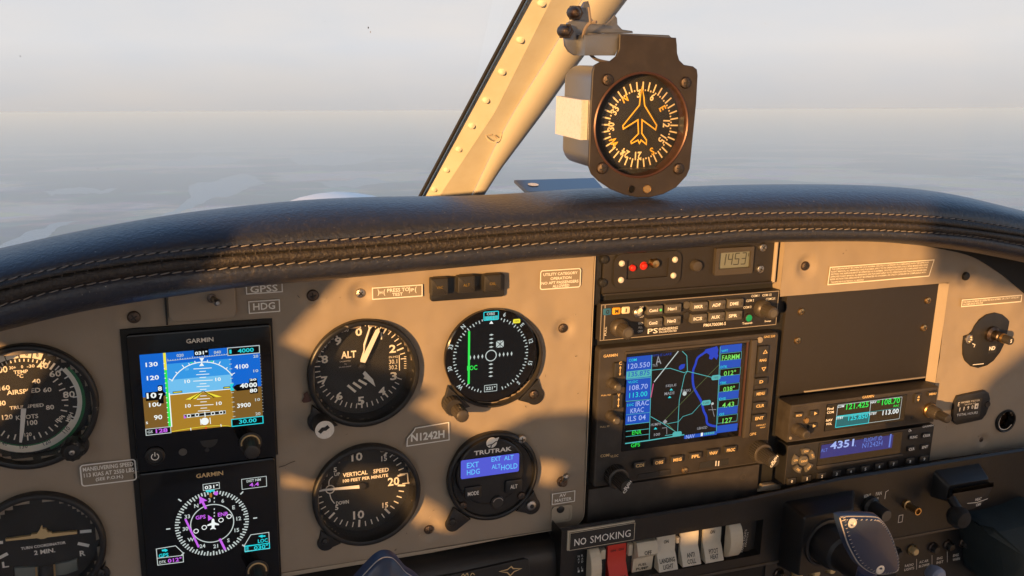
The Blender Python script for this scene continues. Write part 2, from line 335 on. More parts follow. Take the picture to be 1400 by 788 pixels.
A1 = Zm(0, 360, 3.5); A2 = Zm(0, 563, 3.5); A3 = Zm(380, 360, 3.3333); A4 = Zm(380, 552, 3.3333); A5 = Zm(780, 330, 4.375); A6 = Zm(780, 500, 4.375)
A7 = Zm(1050, 340, 4); A8 = Zm(1050, 500, 4); B1 = Zm(740, 640, 3.889); B2 = Zm(1040, 640, 3.889); B3 = Zm(740, 0, 2.815); B4 = Zm(560, 0, 2.813)
C1 = Zm(180, 450, 4.925); C2 = Zm(190, 630, 4.985); C3 = Zm(0, 470, 4.636); C4 = Zm(0, 660, 6.156); C5 = Zm(840, 460, 4.925); C6 = Zm(480, 730, 4.375)
C7 = Zm(1240, 560, 3.456); C8 = Zm(1040, 700, 5.385); D1 = Zm(590, 400, 3.94); D2 = Zm(400, 430, 4.147); D3 = Zm(780, 0, 6.06); D4 = Zm(800, 640, 5); PX = Zm(0, 0, 1)

# ================================================================ OUTSIDE
def structure(o): o['kind'] = 'structure'; return o
def ground_mat():
    m = bpy.data.materials.new('countryside'); m.use_nodes = True; n = m.node_tree.nodes; l = m.node_tree.links; b = n['Principled BSDF']; b.inputs['Roughness'].default_value = 0.95
    tc = n.new('ShaderNodeTexCoord'); n1 = n.new('ShaderNodeTexNoise'); n1.inputs['Scale'].default_value = 0.00030; n1.inputs['Detail'].default_value = 6; n1.inputs['Roughness'].default_value = 0.6
    rp = n.new('ShaderNodeValToRGB'); e = rp.color_ramp.elements
    e[0].position = 0.40; e[0].color = (0.07, 0.085, 0.075, 1); e[1].position = 0.56; e[1].color = (0.95, 0.66, 0.50, 1)
    x = e.new(0.47); x.color = (0.12, 0.13, 0.11, 1); x = e.new(0.52); x.color = (0.40, 0.32, 0.24, 1)
    n2 = n.new('ShaderNodeTexVoronoi'); n2.inputs['Scale'].default_value = 0.0016; mx = n.new('ShaderNodeMixRGB'); mx.blend_type = 'OVERLAY'; mx.inputs[0].default_value = 0.35
    l.new(tc.outputs['Object'], n1.inputs['Vector']); l.new(tc.outputs['Object'], n2.inputs['Vector']); l.new(n1.outputs['Fac'], rp.inputs[0]); l.new(rp.outputs[0], mx.inputs[1]); l.new(n2.outputs['Color'], mx.inputs[2]); l.new(mx.outputs[0], b.inputs['Base Color']); M['countryside'] = m
ground_mat(); mat('water', (0.50, 0.49, 0.47), 0.6)
GZ = -1200.0
def world_obj(name, verts, faces, m):
    me = bpy.data.meshes.new(name); me.from_pydata(verts, [], faces); me.materials.append(M[m]); o = bpy.data.objects.new(name, me); C.objects.link(o); o['world'] = 1; return structure(o)
S = 95000
g = world_obj('ground', [(-S, -20000, GZ), (S, -20000, GZ), (S, S, GZ), (-S, S, GZ)], [(0, 1, 2, 3)], 'countryside')
def gpt(px, py, z=GZ + 4):
    d = RW.transposed() @ Vector((px - 700, py - 394, F)); d = TILT.to_3x3() @ d; o = TILT @ Vector((0, -D, 0)); t = (z - o.z) / d.z; p = o + d * t; return (p.x, p.y, z)
def water(pl, name='lake'):
    q = list(pl)
    for it in range(5):
        r_ = []
        for i in range(len(q)):
            a, c = q[i], q[(i + 1) % len(q)]; L_ = math.dist(a, c); r_ += [a, ((a[0] + c[0]) / 2 + random.uniform(-.22, .22) * L_, (a[1] + c[1]) / 2 + random.uniform(-.09, .09) * L_)]
        q = r_
    v = [gpt(*p) for p in q]; world_obj(name, v, [tuple(range(len(v)))], 'water')
water([(150, 330), (200, 306), (236, 290), (262, 270), (258, 254), (300, 246), (352, 243), (366, 252), (330, 262), (292, 270), (270, 280), (240, 296), (205, 312), (165, 332)])
water([(0, 336), (40, 316), (84, 304), (110, 303), (70, 320), (30, 338), (0, 350)])
water([(395, 218), (450, 210), (520, 211), (550, 215), (500, 221), (430, 225)])
water([(430, 248), (490, 243), (545, 246), (500, 253), (450, 256)])
water([(120, 352), (150, 338), (170, 342), (150, 356)])
water([(60, 262), (110, 256), (160, 258), (120, 266), (70, 268)])
water([(200, 222), (260, 217), (330, 220), (280, 226), (220, 228)])
# haze: one closed box of even air round aircraft, camera and countryside
hv = bpy.data.materials.new('haze_air'); hv.use_nodes = True; n = hv.node_tree.nodes; n.clear(); ho = n.new('ShaderNodeOutputMaterial'); pv = n.new('ShaderNodeVolumePrincipled')
pv.inputs['Color'].default_value = (0.70, 0.865, 0.94, 1); pv.inputs['Density'].default_value = 0.00010; pv.inputs['Anisotropy'].default_value = 0.0
hv.node_tree.links.new(pv.outputs[0], ho.inputs['Volume']); M['haze_air'] = hv
X0, X1, Y0, Y1, Z0, Z1 = -S - 50, S + 50, -20050, S + 50, GZ - 1, 1.2
o = world_obj('haze', [(X0, Y0, Z0), (X1, Y0, Z0), (X1, Y1, Z0), (X0, Y1, Z0), (X0, Y0, Z1), (X1, Y0, Z1), (X1, Y1, Z1), (X0, Y1, Z1)], [(3, 2, 1, 0), (4, 5, 6, 7), (0, 1, 5, 4), (1, 2, 6, 5), (2, 3, 7, 6), (3, 0, 4, 7)], 'haze_air'); o['kind'] = 'stuff'

# engine cowling ahead of the windscreen
cwl = thing('engine_cowling', 'white engine cowling bulging above the left part of the glareshield outside', 'cowling', (0.20, -0.45), -0.75)
b = MB(); L = []
for i in range(15):
    t = i / 14; y = 0.62 + 1.1 * t; a = 0.30 * (1 - 0.30 * t * t); h = 0.40 - 0.05 * t - 0.10 * t ** 3; cz = -0.68 + 0.035 * math.sin(t * math.pi)
    L.append([(0.30 + a * math.cos(R(180 * k / 28)), cz + h * math.sin(R(180 * k / 28)) ** 0.9, -y) for k in range(29)])
b.loops(L, 'cowl', cap1=True, closed=False); b.build('cowl_skin', cwl)

# ================================================================ CABIN SHELL
to_sun_a = (TILT.inverted().to_3x3() @ to_sun)
XW = -0.45
def shadow_edge(px, py, w=0.0):
    u, v = at(px, py, w); t = (u - XW) / -to_sun_a.x
    return (-w + to_sun_a.y * t, v + to_sun_a.z * t)          # (y, z) on the cabin side
lit = [(385, 304, 0.02), (321, 337, .056), (291, 365, .058), (283, 395, .04), (476, 368, 0), (383, 468, 0), (425, 487, 0), (500, 500, -.009), (560, 512, -.009), (592, 536, 0), (560, 556, 0), (606, 582, 0), (655, 602, 0), (730, 566, 0), (800, 562, 0),
       (880, 590, 0), (905, 612, 0), (912, 660, 0), (1040, 662, 0), (1125, 655, 0.01), (1140, 600, 0.01), (1240, 572, .01), (1290, 560, 0), (1338, 548, 0), (1348, 520, 0), (1400, 478, 0), (1500, 440, 0), (1480, 410, 0), (1400, 404, 0), (1366, 399, 0), (1343, 387, 0), (1297, 383, 0), (1271, 379, 0), (1276, 358, 0), (1268, 330, 0), (1275, 300, .05), (1290, 262, .02)]
sun_hole1 = [shadow_edge(*p) for p in lit]  # openings traced back along the sun from the lit patches, not window outlines
print('sun_hole1', [(round(a, 3), round(b, 3)) for a, b in sun_hole1])
sun_hole1 += [(sun_hole1[-1][0], 0.20), (-0.42, 0.20), (-0.40, 0.06), (-0.425, -0.045)]
def patch(pts): return [shadow_edge(*p) for p in pts]
sun_hole2 = patch([(-60, 470, -.009), (20, 462, -.009), (80, 487, -.009), (62, 515, -.009), (40, 545, -.009), (-10, 590, -.009), (-60, 610, -.009)])
sun_hole3 = patch([(384, 644, 0), (430, 662, 0), (480, 636, -.009), (540, 640, -.009), (560, 672, 0), (600, 694, 0), (628, 728, 0), (575, 722, 0), (550, 700, 0), (520, 690, -.009), (470, 664, -.009), (386, 664, 0)])
sun_hole4 = patch([(716, 640, 0), (745, 628, 0), (772, 636, 0), (764, 664, 0), (735, 660, 0)])
sun_hole5 = patch([(925, 728, .02), (962, 722, .02), (962, 738, .02), (928, 744, .02)])
cu = bpy.data.curves.new('sun_mask_outline', 'CURVE'); cu.dimensions = '2D'; cu.fill_mode = 'BOTH'; cu.extrude = 0.002
for pl in ([(-1.75, -0.76), (0.12, -0.76), (0.30, -0.25), (-0.16, 0.38), (-1.75, 0.38)], sun_hole1, sun_hole2, sun_hole3, sun_hole4, sun_hole5):
    sp = cu.splines.new('POLY'); sp.points.add(len(pl) - 1); sp.use_cyclic_u = True
    for q, p in zip(sp.points, pl): q.co = (p[0], p[1], 0, 1)
tmp = bpy.data.objects.new('tmp', cu); C.objects.link(tmp)
me = bpy.data.meshes.new_from_object(tmp.evaluated_get(bpy.context.evaluated_depsgraph_get())); bpy.data.objects.remove(tmp)
me.transform(Matrix(((0, 0, 1, XW), (1, 0, 0, 0), (0, 1, 0, 0), (0, 0, 0, 1)))); me.materials.clear(); me.materials.append(M['liner'])
o = bpy.data.objects.new('side_wall_sun_mask', me); C.objects.link(o); structure(o)  # unseen side wall, its openings shaped to throw the sun patches
b = MB(); b.add([(-0.46, 0.383, 0.16), (1.02, 0.383, 0.16), (1.02, 0.383, 1.75), (-0.46, 0.383, 1.75)], [(0, 1, 2, 3)], 'liner'); b.add([(-0.46, 0.39, 0.16), (1.02, 0.39, 0.16), (1.02, 0.39, 1.75), (-0.46, 0.39, 1.75)], [(3, 2, 1, 0)], 'liner'); structure(b.build('cabin_roof'))
b = MB(); b.add([(-0.46, -0.75, -0.3), (1.02, -0.75, -0.3), (1.02, -0.75, 1.75), (-0.46, -0.75, 1.75)], [(0, 1, 2, 3)], 'liner'); structure(b.build('cabin_floor'))
b = MB(); b.add([(-0.46, -0.76, 1.75), (1.02, -0.76, 1.75), (1.02, -0.60, 1.75), (-0.46, -0.60, 1.75)], [(0, 1, 2, 3)], 'liner'); structure(b.build('cabin_rear_bulkhead'))
b = MB(); b.add([(-0.46, -0.76, -0.30), (1.02, -0.76, -0.30), (1.02, -0.22, -0.30), (-0.46, -0.22, -0.30)], [(0, 1, 2, 3)], 'black_matte'); structure(b.build('firewall'))
b = MB(); X_ = 1.02
for q in ([(-0.30, -.76), (1.75, -.76), (1.75, -.30), (-0.30, -.30)], [(1.0, -.30), (1.75, -.30), (1.75, .385), (1.0, .385)], [(0.0, .25), (1.0, .25), (1.0, .385), (0.12, .385)], [(-0.30, -.30), (0.0, -.30), (0.05, .25), (-.04, .1)]): b.add([(X_, z, w_) for w_, z in q], [(0, 1, 2, 3)], 'liner')
structure(b.build('cabin_right_wall'))
# windscreen panes either side of the post
for nm, x0, x1, lab in (('windscreen', -0.445, 0.245, 'clear left windscreen pane in front of the pilot'), ('windscreen', 0.255, 1.0, 'clear right windscreen pane behind the compass')):
    b = MB(); N = 12; L = []
    for j in range(N + 1):
        z = -0.22 + 0.60 * j / N; L.append([(x0 + (x1 - x0) * i / N, z, -(0.262 - 0.69 * (z + 0.22) + 0.03 * (1 - ((x0 + (x1 - x0) * i / N - 0.25) / 0.75) ** 2))) for i in range(N + 1)])
    b.loops(L, 'windscreen', cap1=False, closed=False); c = ((x0 + x1) / 2, -0.2); t_ = tag(b.build(nm, o=(c[0], 0.25, c[1])), lab, 'windscreen')
    b = MB()
    for k in range(7 if x0 < 0 else 4):
        px_, py_2 = (random.uniform(10, 600), random.uniform(5, 260)) if x0 < 0 else (random.uniform(960, 1390), random.uniform(5, 240))
        if k < 3 and x0 < 0: px_, py_2 = ((503, 38), (506, 44), (28, 77))[k]
        wv = -0.2
        for it in range(12): u_, v_ = at(px_, py_2, wv); wv = -(0.262 - 0.69 * (v_ + 0.22) + 0.03 * (1 - ((u_ - 0.25) / 0.75) ** 2))
        rs = random.uniform(.0002, .00045) * (1.6 if k < 3 and x0 < 0 else 1); b.flat([(u_ + rs * math.cos(a_) * random.uniform(.5, 1.2), v_ + rs * 1.3 * math.sin(a_) * random.uniform(.5, 1.2)) for a_ in [R(60 * q_) for q_ in range(6)]], wv + .0012, 'wire' if k % 2 else 'ink')
    b.build('insect_specks', t_, smooth=False, kind='stuff')

# ================================================================ WINDSCREEN POST
def plerp(tab, y):
    tab = sorted(tab); 
    if y <= tab[0][0]: (a, b), (c, d) = tab[0], tab[1]
    elif y >= tab[-1][0]: (a, b), (c, d) = tab[-2], tab[-1]
    else:
        for k in range(len(tab) - 1):
            if tab[k][0] <= y <= tab[k + 1][0]: (a, b), (c, d) = tab[k], tab[k + 1]; break
    return b + (d - b) * (y - a) / (c - a)
pL = [(0, 721.7), (269.5, 577.8)]; pF = [(46, 730.6), (153, 677), (269.5, 600)]; pA = [(7, 791), (81.8, 746.6), (153, 702), (199, 677), (266.6, 645)]; pB = [(0, 855), (89, 787.5), (153, 742.4), (231, 684.4), (268, 661)]
post = thing('windscreen_post', 'cream painted windscreen centre post with a row of rivets and a rounded tube', 'window post', at(610, 280, -0.17), -0.17)
ys = [300 - 12 * i for i in range(31)]
pw = lambda y: -0.17 + 0.155 * (300 - y) / 340
def col(tab, y, dw=0): u, v = at(plerp(tab, y), y, pw(y) + dw); return (u, v, pw(y) + dw)
b = MB(); b.loops([[col(pL, y, -0.004) for y in ys], [col(pF, y, 0.0) for y in ys]], 'post', cap1=False, closed=False)
b.loops([[col(pL, y, -0.004) for y in ys], [(lambda q: (q[0] - .0008, q[1], q[2] - .003))(col(pL, y, -0.004)) for y in ys]], 'post', cap1=False, closed=False); b.build('flange', post)
b = MB(); b.loops([[col(pF, y, 0.0) for y in ys], [col(pA, y, -0.0030) for y in ys]], 'post', cap1=False, closed=False); b.build('web', post)
b = MB(); L = []
for y in ys:
    a = Vector(col(pA, y, -0.004)); c = Vector(col(pB, y, -0.004)); m = (a + c) / 2; r = (c - a).length / 2; ux = (c - a).normalized()
    L.append([tuple(m - ux * r * math.cos(R(180 * k / 16)) + Vector((0, 0, 1)) * r * 0.95 * math.sin(R(180 * k / 16))) for k in range(17)])
b.loops(L, 'tube', cap1=False, closed=False); b.build('tube', post, ang=60)
b = MB(); b.tube([(lambda q: (q[0] - .0022, q[1], q[2] - .001))(col(pL, y)) for y in ys[::2]], 0.0016, 'ink', 6); b.build('shaded_lip_seal', post)  # dark tube stands for the shaded flange lip and the black seal behind
for x, y in ((515, 10), (433, 152), (362, 276), (300, 386), (245, 485), (195, 575), (148, 655), (100, 730)):
    py = y / 2.813; u, v = at(560 + x / 2.813 - 1, py, pw(py)); screw(post, (u, v), pw(py) - .0018, 0.0024 + 0.0008 * (1 - py / 260), 'rivet', name='rivet')
b = MB(); zc = B4.at(pw(185) - .004); c = zc(318, 515); b.ring(c, 0.0060, 0.0070, pw(185) - 0.0008, 'ivory'); 
for a in (20, 140, 260): b.tick(c, a, 0.001, 0.005, 0.0012, pw(185) - 0.0008, 'tan_edge')
b.build('round_badge', post)

# ================================================================ GLARESHIELD
crest = [(0, 343), (86, 323.6), (171, 307.7), (257, 293.6), (360, 282), (428.6, 275.6), (514, 272), (591, 271), (644, 270.5), (721, 266.5), (808, 260), (902, 259), (1025, 254.8), (1150, 254.3), (1243, 258), (1310, 267), (1400, 289)]
st_u = [(0, 385), (64, 369.4), (128.6, 357.9), (214, 345.9), (321, 336.9), (428.6, 330), (514, 324.4), (600, 316.5), (702.5, 308.8), (821, 302.5), (950, 296), (1025, 291.8), (1150, 291), (1264, 295.7), (1328.6, 302.5), (1400, 314.3)]
st_m = [(0, 397.7), (85.7, 376), (214, 358), (343, 347), (514, 336.3), (600, 329), (702.5, 320), (821, 313), (950, 306.6), (1043, 302.5), (1150, 301.4), (1275, 307), (1400, 323.5)]
st_l = [(0, 417.9), (64, 399.9), (128.6, 387), (214, 375), (343, 364.3), (471, 355), (600, 345), (725, 333.8), (950, 320), (1007, 315), (1114, 312.9), (1221, 315.4), (1328.6, 323), (1400, 335.7)]
edge = [(0, 453.9), (61, 437.9), (114, 425.7), (200, 411), (323, 393.7), (400, 387), (500, 377.9), (693, 360), (815, 350.5), (934, 340), (1043, 332), (1186, 330.4), (1239, 334), (1310, 342), (1371, 353), (1400, 359)]
def curve(tr, w):
    p = [at(x, y, w) for x, y in tr]; p = smooth(p, 5)
    def f(u):
        if u < p[0][0]: return p[0][1] + (u - p[0][0]) * (p[4][1] - p[0][1]) / (p[4][0] - p[0][0])
        if u > p[-1][0]: return p[-1][1] + (u - p[-1][0]) * (p[-1][1] - p[-6][1]) / (p[-1][0] - p[-6][0])
        for k in range(len(p) - 1):
            if p[k][0] <= u <= p[k + 1][0]: return p[k][1] + (p[k + 1][1] - p[k][1]) * (u - p[k][0]) / max(1e-9, p[k + 1][0] - p[k][0])
    def g(u): return (f(u - .02) + 2 * f(u - .01) + 3 * f(u) + 2 * f(u + .01) + f(u + .02)) / 9
    return g
WC, WS, WM, WE = 0.014, 0.057, 0.0600, 0.042
fc, fu, fm, fl, fe = curve(crest, WC), curve(st_u, WS), curve(st_m, WM), curve(st_l, WS), curve(edge, WE)
us = [-0.30 + 0.006 * i for i in range(215)]
gs = thing('glareshield', 'padded dark leather glareshield with double stitching arched over the instrument panel', 'glareshield', (0.25, -0.12), 0.03)
b = MB(); rows = []
def prow(fn): rows.append([(u,) + fn(u) for u in us])
prow(lambda u: (fc(u) - 0.13, -0.34)); prow(lambda u: (fc(u) - 0.05, -0.14)); prow(lambda u: (fc(u) - 0.018, -0.05)); prow(lambda u: (fc(u) - 0.0035, -0.012)); prow(lambda u: (fc(u) - 0.0006, WC - 0.012))
for th in (90, 76, 62, 48, 36, 25, 15, 7, 2): prow(lambda u, th=th: (fu(u) + (fc(u) - fu(u)) * math.sin(R(th)), WC + (WS - 0.0006 - WC) * math.cos(R(th)) ** 0.8))
b.loops(rows, 'leather', cap1=False, closed=False); b.build('padded_top', gs, ang=80)
b = MB(); rows = []
prow(lambda u: (fu(u), WS - .0012))
for t in (0.12, 0.35, 0.6, 0.85): prow(lambda u, t=t: (fu(u) + (fm(u) - fu(u)) * t, WS + 0.0022 * math.sin(math.pi * t) + (WM - WS) * t))
prow(lambda u: (fm(u), WM - 0.0022))
for t in (0.10, 0.3, 0.55, 0.8): prow(lambda u, t=t: (fm(u) + (fl(u) - fm(u)) * t, WM + (WS - WM) * t + 0.003 * math.sin(math.pi * t)))
prow(lambda u: (fl(u), WS - .0012)); b.loops(rows, 'band_leather', cap1=False, closed=False); b.build('stitched_band', gs, ang=80)
b = MB(); rows = []
prow(lambda u: (fl(u), WS - .0012))
for t in (0.08, 0.25, 0.45, 0.65, 0.82, 0.94, 1.0): prow(lambda u, t=t: (fl(u) + (fe(u) - fl(u)) * t, WS + 0.0015 * math.sin(math.pi * t) + (WE - WS) * t ** 3))
prow(lambda u: (fe(u) - .0004, WE - .006)); prow(lambda u: (fe(u) + .004, 0.004)); b.loops(rows, 'leather', cap1=False, closed=False); b.build('lower_lip', gs, ang=80)
b = MB(); b.tube([(u, fm(u), WM - .0012) for u in us], 0.0007, 'groove', 5); b.build('centre_seam', gs)
b = MB(); b.prism([(u, fe(u) + .01) for u in us[170:]] + [at(*p, 0.004) for p in smooth([(1520, 560), (1440, 440), (1400, 401), (1365, 372), (1323, 349), (1243, 333)], 5)], -0.01, 0.004, 'black_matte'); b.build('underside_gap_shade', gs)  # black sheet stands in for the shaded gap below the lip
b = MB(); b.loops([[(x * 0.0026, math.cos(a) * 0.00042 * k, math.sin(a) * 0.00046 * k + 0.0002) for a in [2 * math.pi * i / 6 for i in range(6)]] for x, k in ((-1, .3), (-.8, .9), (0, 1.0), (.8, .9), (1, .3))], 'stitch', cap0=True)
stm = bpy.data.meshes.new('stitch'); stm.from_pydata(b.v, [], b.f); stm.materials.append(M['stitch']); stm.polygons.foreach_set('use_smooth', [True] * len(stm.polygons))
p3 = gs['o3']
for fn, n in ((fu, 148), (fl, 148)):
    for i in range(n):
        u = -0.135 + 0.0064 * i + random.uniform(-.0002, .0002); v = fn(u); sl_ = math.atan2(fn(u + .003) - fn(u - .003), .006)
        o = bpy.data.objects.new('stitch', stm); C.objects.link(o); o.parent = gs; o.location = (u - p3[0], -(WS + 0.0002) - p3[1], v - p3[2]); o.rotation_euler = (0, -sl_ - R(random.uniform(4, 11)), 0)
b = MB()
for i in range(150):
    u = -0.13 + 0.0064 * i; v = fm(u); b.line([(u, v - .0013), (u + .0005, v + .0013)], .0007, WM + .0001, 'band_leather')
b.build('seam_ribs', gs, kind='stuff')
# flat blue bracket lying on the glareshield
zb = Zm(0, 0, 1, -0.03); st = thing('mounting_strip', 'thin dark blue metal strip with a hole on top of the glareshield below the compass', 'bracket', zb(770, 262), -0.03)
b = MB(); P4 = [(722, 254.5), (818, 251.5), (826, 262), (722, 266)]
pts = [zb(*p) for p in P4]; b.add([(pts[0][0], pts[0][1] + .0, -0.06), (pts[1][0] + .01, pts[1][1], -0.06), (pts[2][0], pts[2][1] + .0015, -0.03), (pts[3][0], pts[3][1] + .002, -0.03), (pts[3][0], pts[3][1] - .0012, -0.03), (pts[2][0], pts[2][1] - .0012, -0.03), (pts[0][0], pts[0][1] - .002, -0.06)], [(3, 2, 1, 0), (4, 5, 2, 3), (4, 3, 0, 6)], 'blue_strip'); b.build('metal_strip', st)
hx = (pts[3][0] + .010, (pts[3][1] + .002 + pts[0][1]) / 2 + .0006, .046); b = MB(); b.add([(hx[0] + .0042 * math.cos(R(30 * k)), hx[1] + math.sin(R(30 * k)) * .004 * (pts[0][1] - pts[3][1] - .002) / .03, -hx[2] - .004 * math.sin(R(30 * k))) for k in range(12)], [tuple(range(12))], 'white'); b.build('hole', st)

# ================================================================ COMPASS
CW = 0.040; K = B3.at(CW)
cp = thing('magnetic_compass', 'vertical card compass in a dark brown square bezel hung from the windscreen post', 'compass', K(388, 760), CW)
b = MB(); fo = [(303, 133), (520, 146), (523, 175), (524, 205), (532, 232), (550, 250), (585, 256), (600, 268), (603, 290), (597, 400), (572, 650), (560, 678), (520, 722), (470, 748), (420, 760), (370, 760), (320, 750), (270, 730), (225, 700), (196, 672), (184, 640), (190, 450), (199, 275), (207, 252), (228, 240), (268, 236), (290, 218), (300, 190)]

hole_c = K(387, 484); hole_r = 203 * K.k(383, 483)[1]; fpts = []; fu_ = ccw(K.pts(fo))
for i in range(len(fu_)):
    a, c = fu_[i], fu_[(i + 1) % len(fu_)]; nn = max(1, int(math.dist(a, c) / .004)); fpts += [(a[0] + (c[0] - a[0]) * k / nn, a[1] + (c[1] - a[1]) * k / nn) for k in range(nn)]
hol = [(hole_c[0] + hole_r * math.cos(math.atan2(p[1] - hole_c[1], p[0] - hole_c[0])), hole_c[1] + hole_r * math.sin(math.atan2(p[1] - hole_c[1], p[0] - hole_c[0]))) for p in fpts]
b.loops([[(u, v, CW - .0022) for u, v in fpts], [(u, v, CW - .0004) for u, v in fpts], [(u, v, CW) for u, v in inset(fpts, .0004)], [(u, v, CW) for u, v in hol], [(u, v, CW - .009) for u, v in hol]], 'compass_face', cap1=False); b.build('faceplate', cp, ang=35)
r = K.crect(390, 455, 372, 410); bx = (K(197, 400)[0], K(300, 655)[1], K(560, 400)[0], K(400, 262)[1])
b = MB(); L = []
for dw, ins in ((-.0023, 0), (-.046, 0), (-.052, 0.002), (-.056, .008)): L.append([(p[0], p[1], CW + dw) for p in inset(rr(*bx, 0.010, 6), ins)])
b.loops(L, 'compass_body', cap1=True); b.build('housing', cp)
vt = K(60, 373)[1] - .002; y0 = at(757.8, 165, CW - .05)[0]
b = MB(); zz = (K(60, 388)[1], K(60, 545)[1]); X = bx[0]
b.add([(X - dx, v, w_) for dx in (0.0002, 0.005) for v, w_ in ((zz[1], CW - .006), (zz[1], CW - .050), (zz[0], CW - .050), (zz[0], CW - .006))], [(4, 5, 6, 7)[::1], (0, 1, 5, 4), (3, 0, 4, 7), (2, 3, 7, 6), (1, 2, 6, 5)], 'silver'); b.build('silver_side_plate', cp)
cd = K.at(CW - 0.009)(381, 482); kx = K.k(383, 483)[1]
b = MB(); ro = 205 * kx; cb = K(387, 484)
b.lathe(cb, [(ro, CW - .001), (ro, CW + .0004), (ro - .0008, CW + .0010), (ro - .0016, CW + .0004), (ro - .0020, CW - .009)], 'copper', 64, cap=False); b.build('bezel_ring', cp)
b = MB(); b.lathe(cd, [(ro, CW - .0092), (ro - .0012, CW - .009)], 'dial', 48)
W = CW - .0088
for i in range(72):
    a = i * 5 + 1
    if i % 2 == 0: b.tick(cd, a, 0.0229, 0.0288, 0.0010, W, 'lume')
    else: b.tick(cd, a, 0.0227, 0.0238, 0.0010, W, 'lume')
for s_, x, y, rt, m_ in (('N', 322, 380, -28, 'yellow'), ('3', 375, 362, 0, 'lume'), ('6', 428, 375, 28, 'lume'), ('E', 467, 418, 62, 'yellow'), ('12', 482, 477, 92, 'lume'), ('15', 465, 536, 120, 'lume'), ('S', 427, 583, 152, 'yellow'), ('21', 373, 600, 180, 'lume'), ('24', 322, 590, 208, 'lume'), ('W', 280, 548, 238, 'yellow'), ('30', 268, 488, 270, 'lume'), ('33', 283, 425, 300, 'lume')):
    kk = K.k(x, y)[1]; b.text(s_, K.at(W)(x, y), 31 * kk, W, m_, rot=rt, bold=0.03, wk=0.85)
b.build('compass_card', cp)
b = MB(); ap = [(388, 335), (393, 375), (398, 405), (442, 480), (442, 497), (403, 470), (398, 466)]; 
pl = [(388, 335), (381, 375), (378, 405), (314, 485), (316, 497), (372, 462), (374, 515), (345, 545), (347, 553), (372, 540), (378, 552), (384, 540), (404, 556), (405, 540), (387, 514), (388, 462), (440, 500), (444, 483), (398, 407), (395, 375)]
b.line([K.at(CW - .003)(x, y) for x, y in pl], 0.0009, CW - .003, 'yellow', closed=True); b.build('aeroplane_outline', cp)
for x, y, rt in ((254, 308, 0), (554, 319, 30), (233, 648, 15), (527, 650, 50)): screw(cp, K(x, y), CW, 0.0040, 'dark', rt)
b = MB(); b.lathe(K(347, 729), [(0.0027, CW + .0001), (0.0024, CW + .0006), (.0022, CW + .0002)], 'dark_steel', 16, False); b.flat(circ(K(347, 729), .0024), CW + .0003, 'e_black'); b.build('adjusting_screw_hole', cp)
b = MB(); b.lathe(K(407, 728), [(0.0031, CW + .0001), (0.0028, CW + .0006), (.0025, CW + .0002)], 'brass', 16, False); b.flat(circ(K(407, 728), .0026), CW + .0003, 'brass'); b.build('adjusting_screw_hole', cp)
b = MB(); b.lathe(cd, [(ro - .0018, CW - .0012), (ro - .0022, CW - .001)], 'glass', 48); b.build('cover_glass', cp)
# bracket with cap nuts and wire
E_ = D3.at(CW - .002)
b = MB(); b.prism([E_(*p) for p in ((118, 292), (415, 276), (820, 292), (860, 330), (410, 330), (400, 400), (372, 462), (120, 462))], CW - .018, CW - .0024, 'compass_body', .0004, True)
E2 = D3.at(CW - .015); b.prism([E2(*p) for p in ((-20, 190), (60, 150), (95, 60), (120, 15), (150, 10), (165, 60), (175, 150), (210, 200), (300, 205), (350, 160), (372, 130), (388, 150), (392, 205), (430, 245), (515, 258), (520, 275), (150, 280), (118, 300), (118, 458), (40, 462), (-10, 430), (-40, 380), (-50, 300))], CW - .018, CW - .015, 'compass_body', .0005, True); brk = b.build('bracket', cp)
for x, y, nr in ((50, 105, 34), (-30, 258, 34)):
    c = D3.at(CW - .008)(x + 4, y + 2); b = MB(); b.lathe(c, [(.0050, CW - .014), (.0050, CW - .009), (.0046, CW - .0085)], 'dark_steel', 6); rr_ = .0039; b.lathe((c[0] - .003, c[1]), [(rr_, CW - .009), (rr_, CW - .005), (rr_ * .85, CW - .0025), (rr_ * .5, CW - .001), (0.00005, CW - .0005)], 'dark_steel', 16, False); b.build('cap_nut', brk)
b = MB(); b.tube([(*E_(x, y, CW + .003 - k * .001), CW + .003 - k * .001) for k, (x, y) in enumerate(smooth([(215, 185), (165, 190), (125, 235), (105, 300), (115, 370), (145, 430), (200, 485), (260, 508), (330, 520)], 3))], .0011, 'wire', 6); b.build('wire', cp)
b = MB(); b.tube([(*E_(x, y, CW + .001), CW + .001) for x, y in smooth([(150, 60), (158, 120), (165, 190)], 3)], .0009, 'wire', 6); b.build('wire', cp)

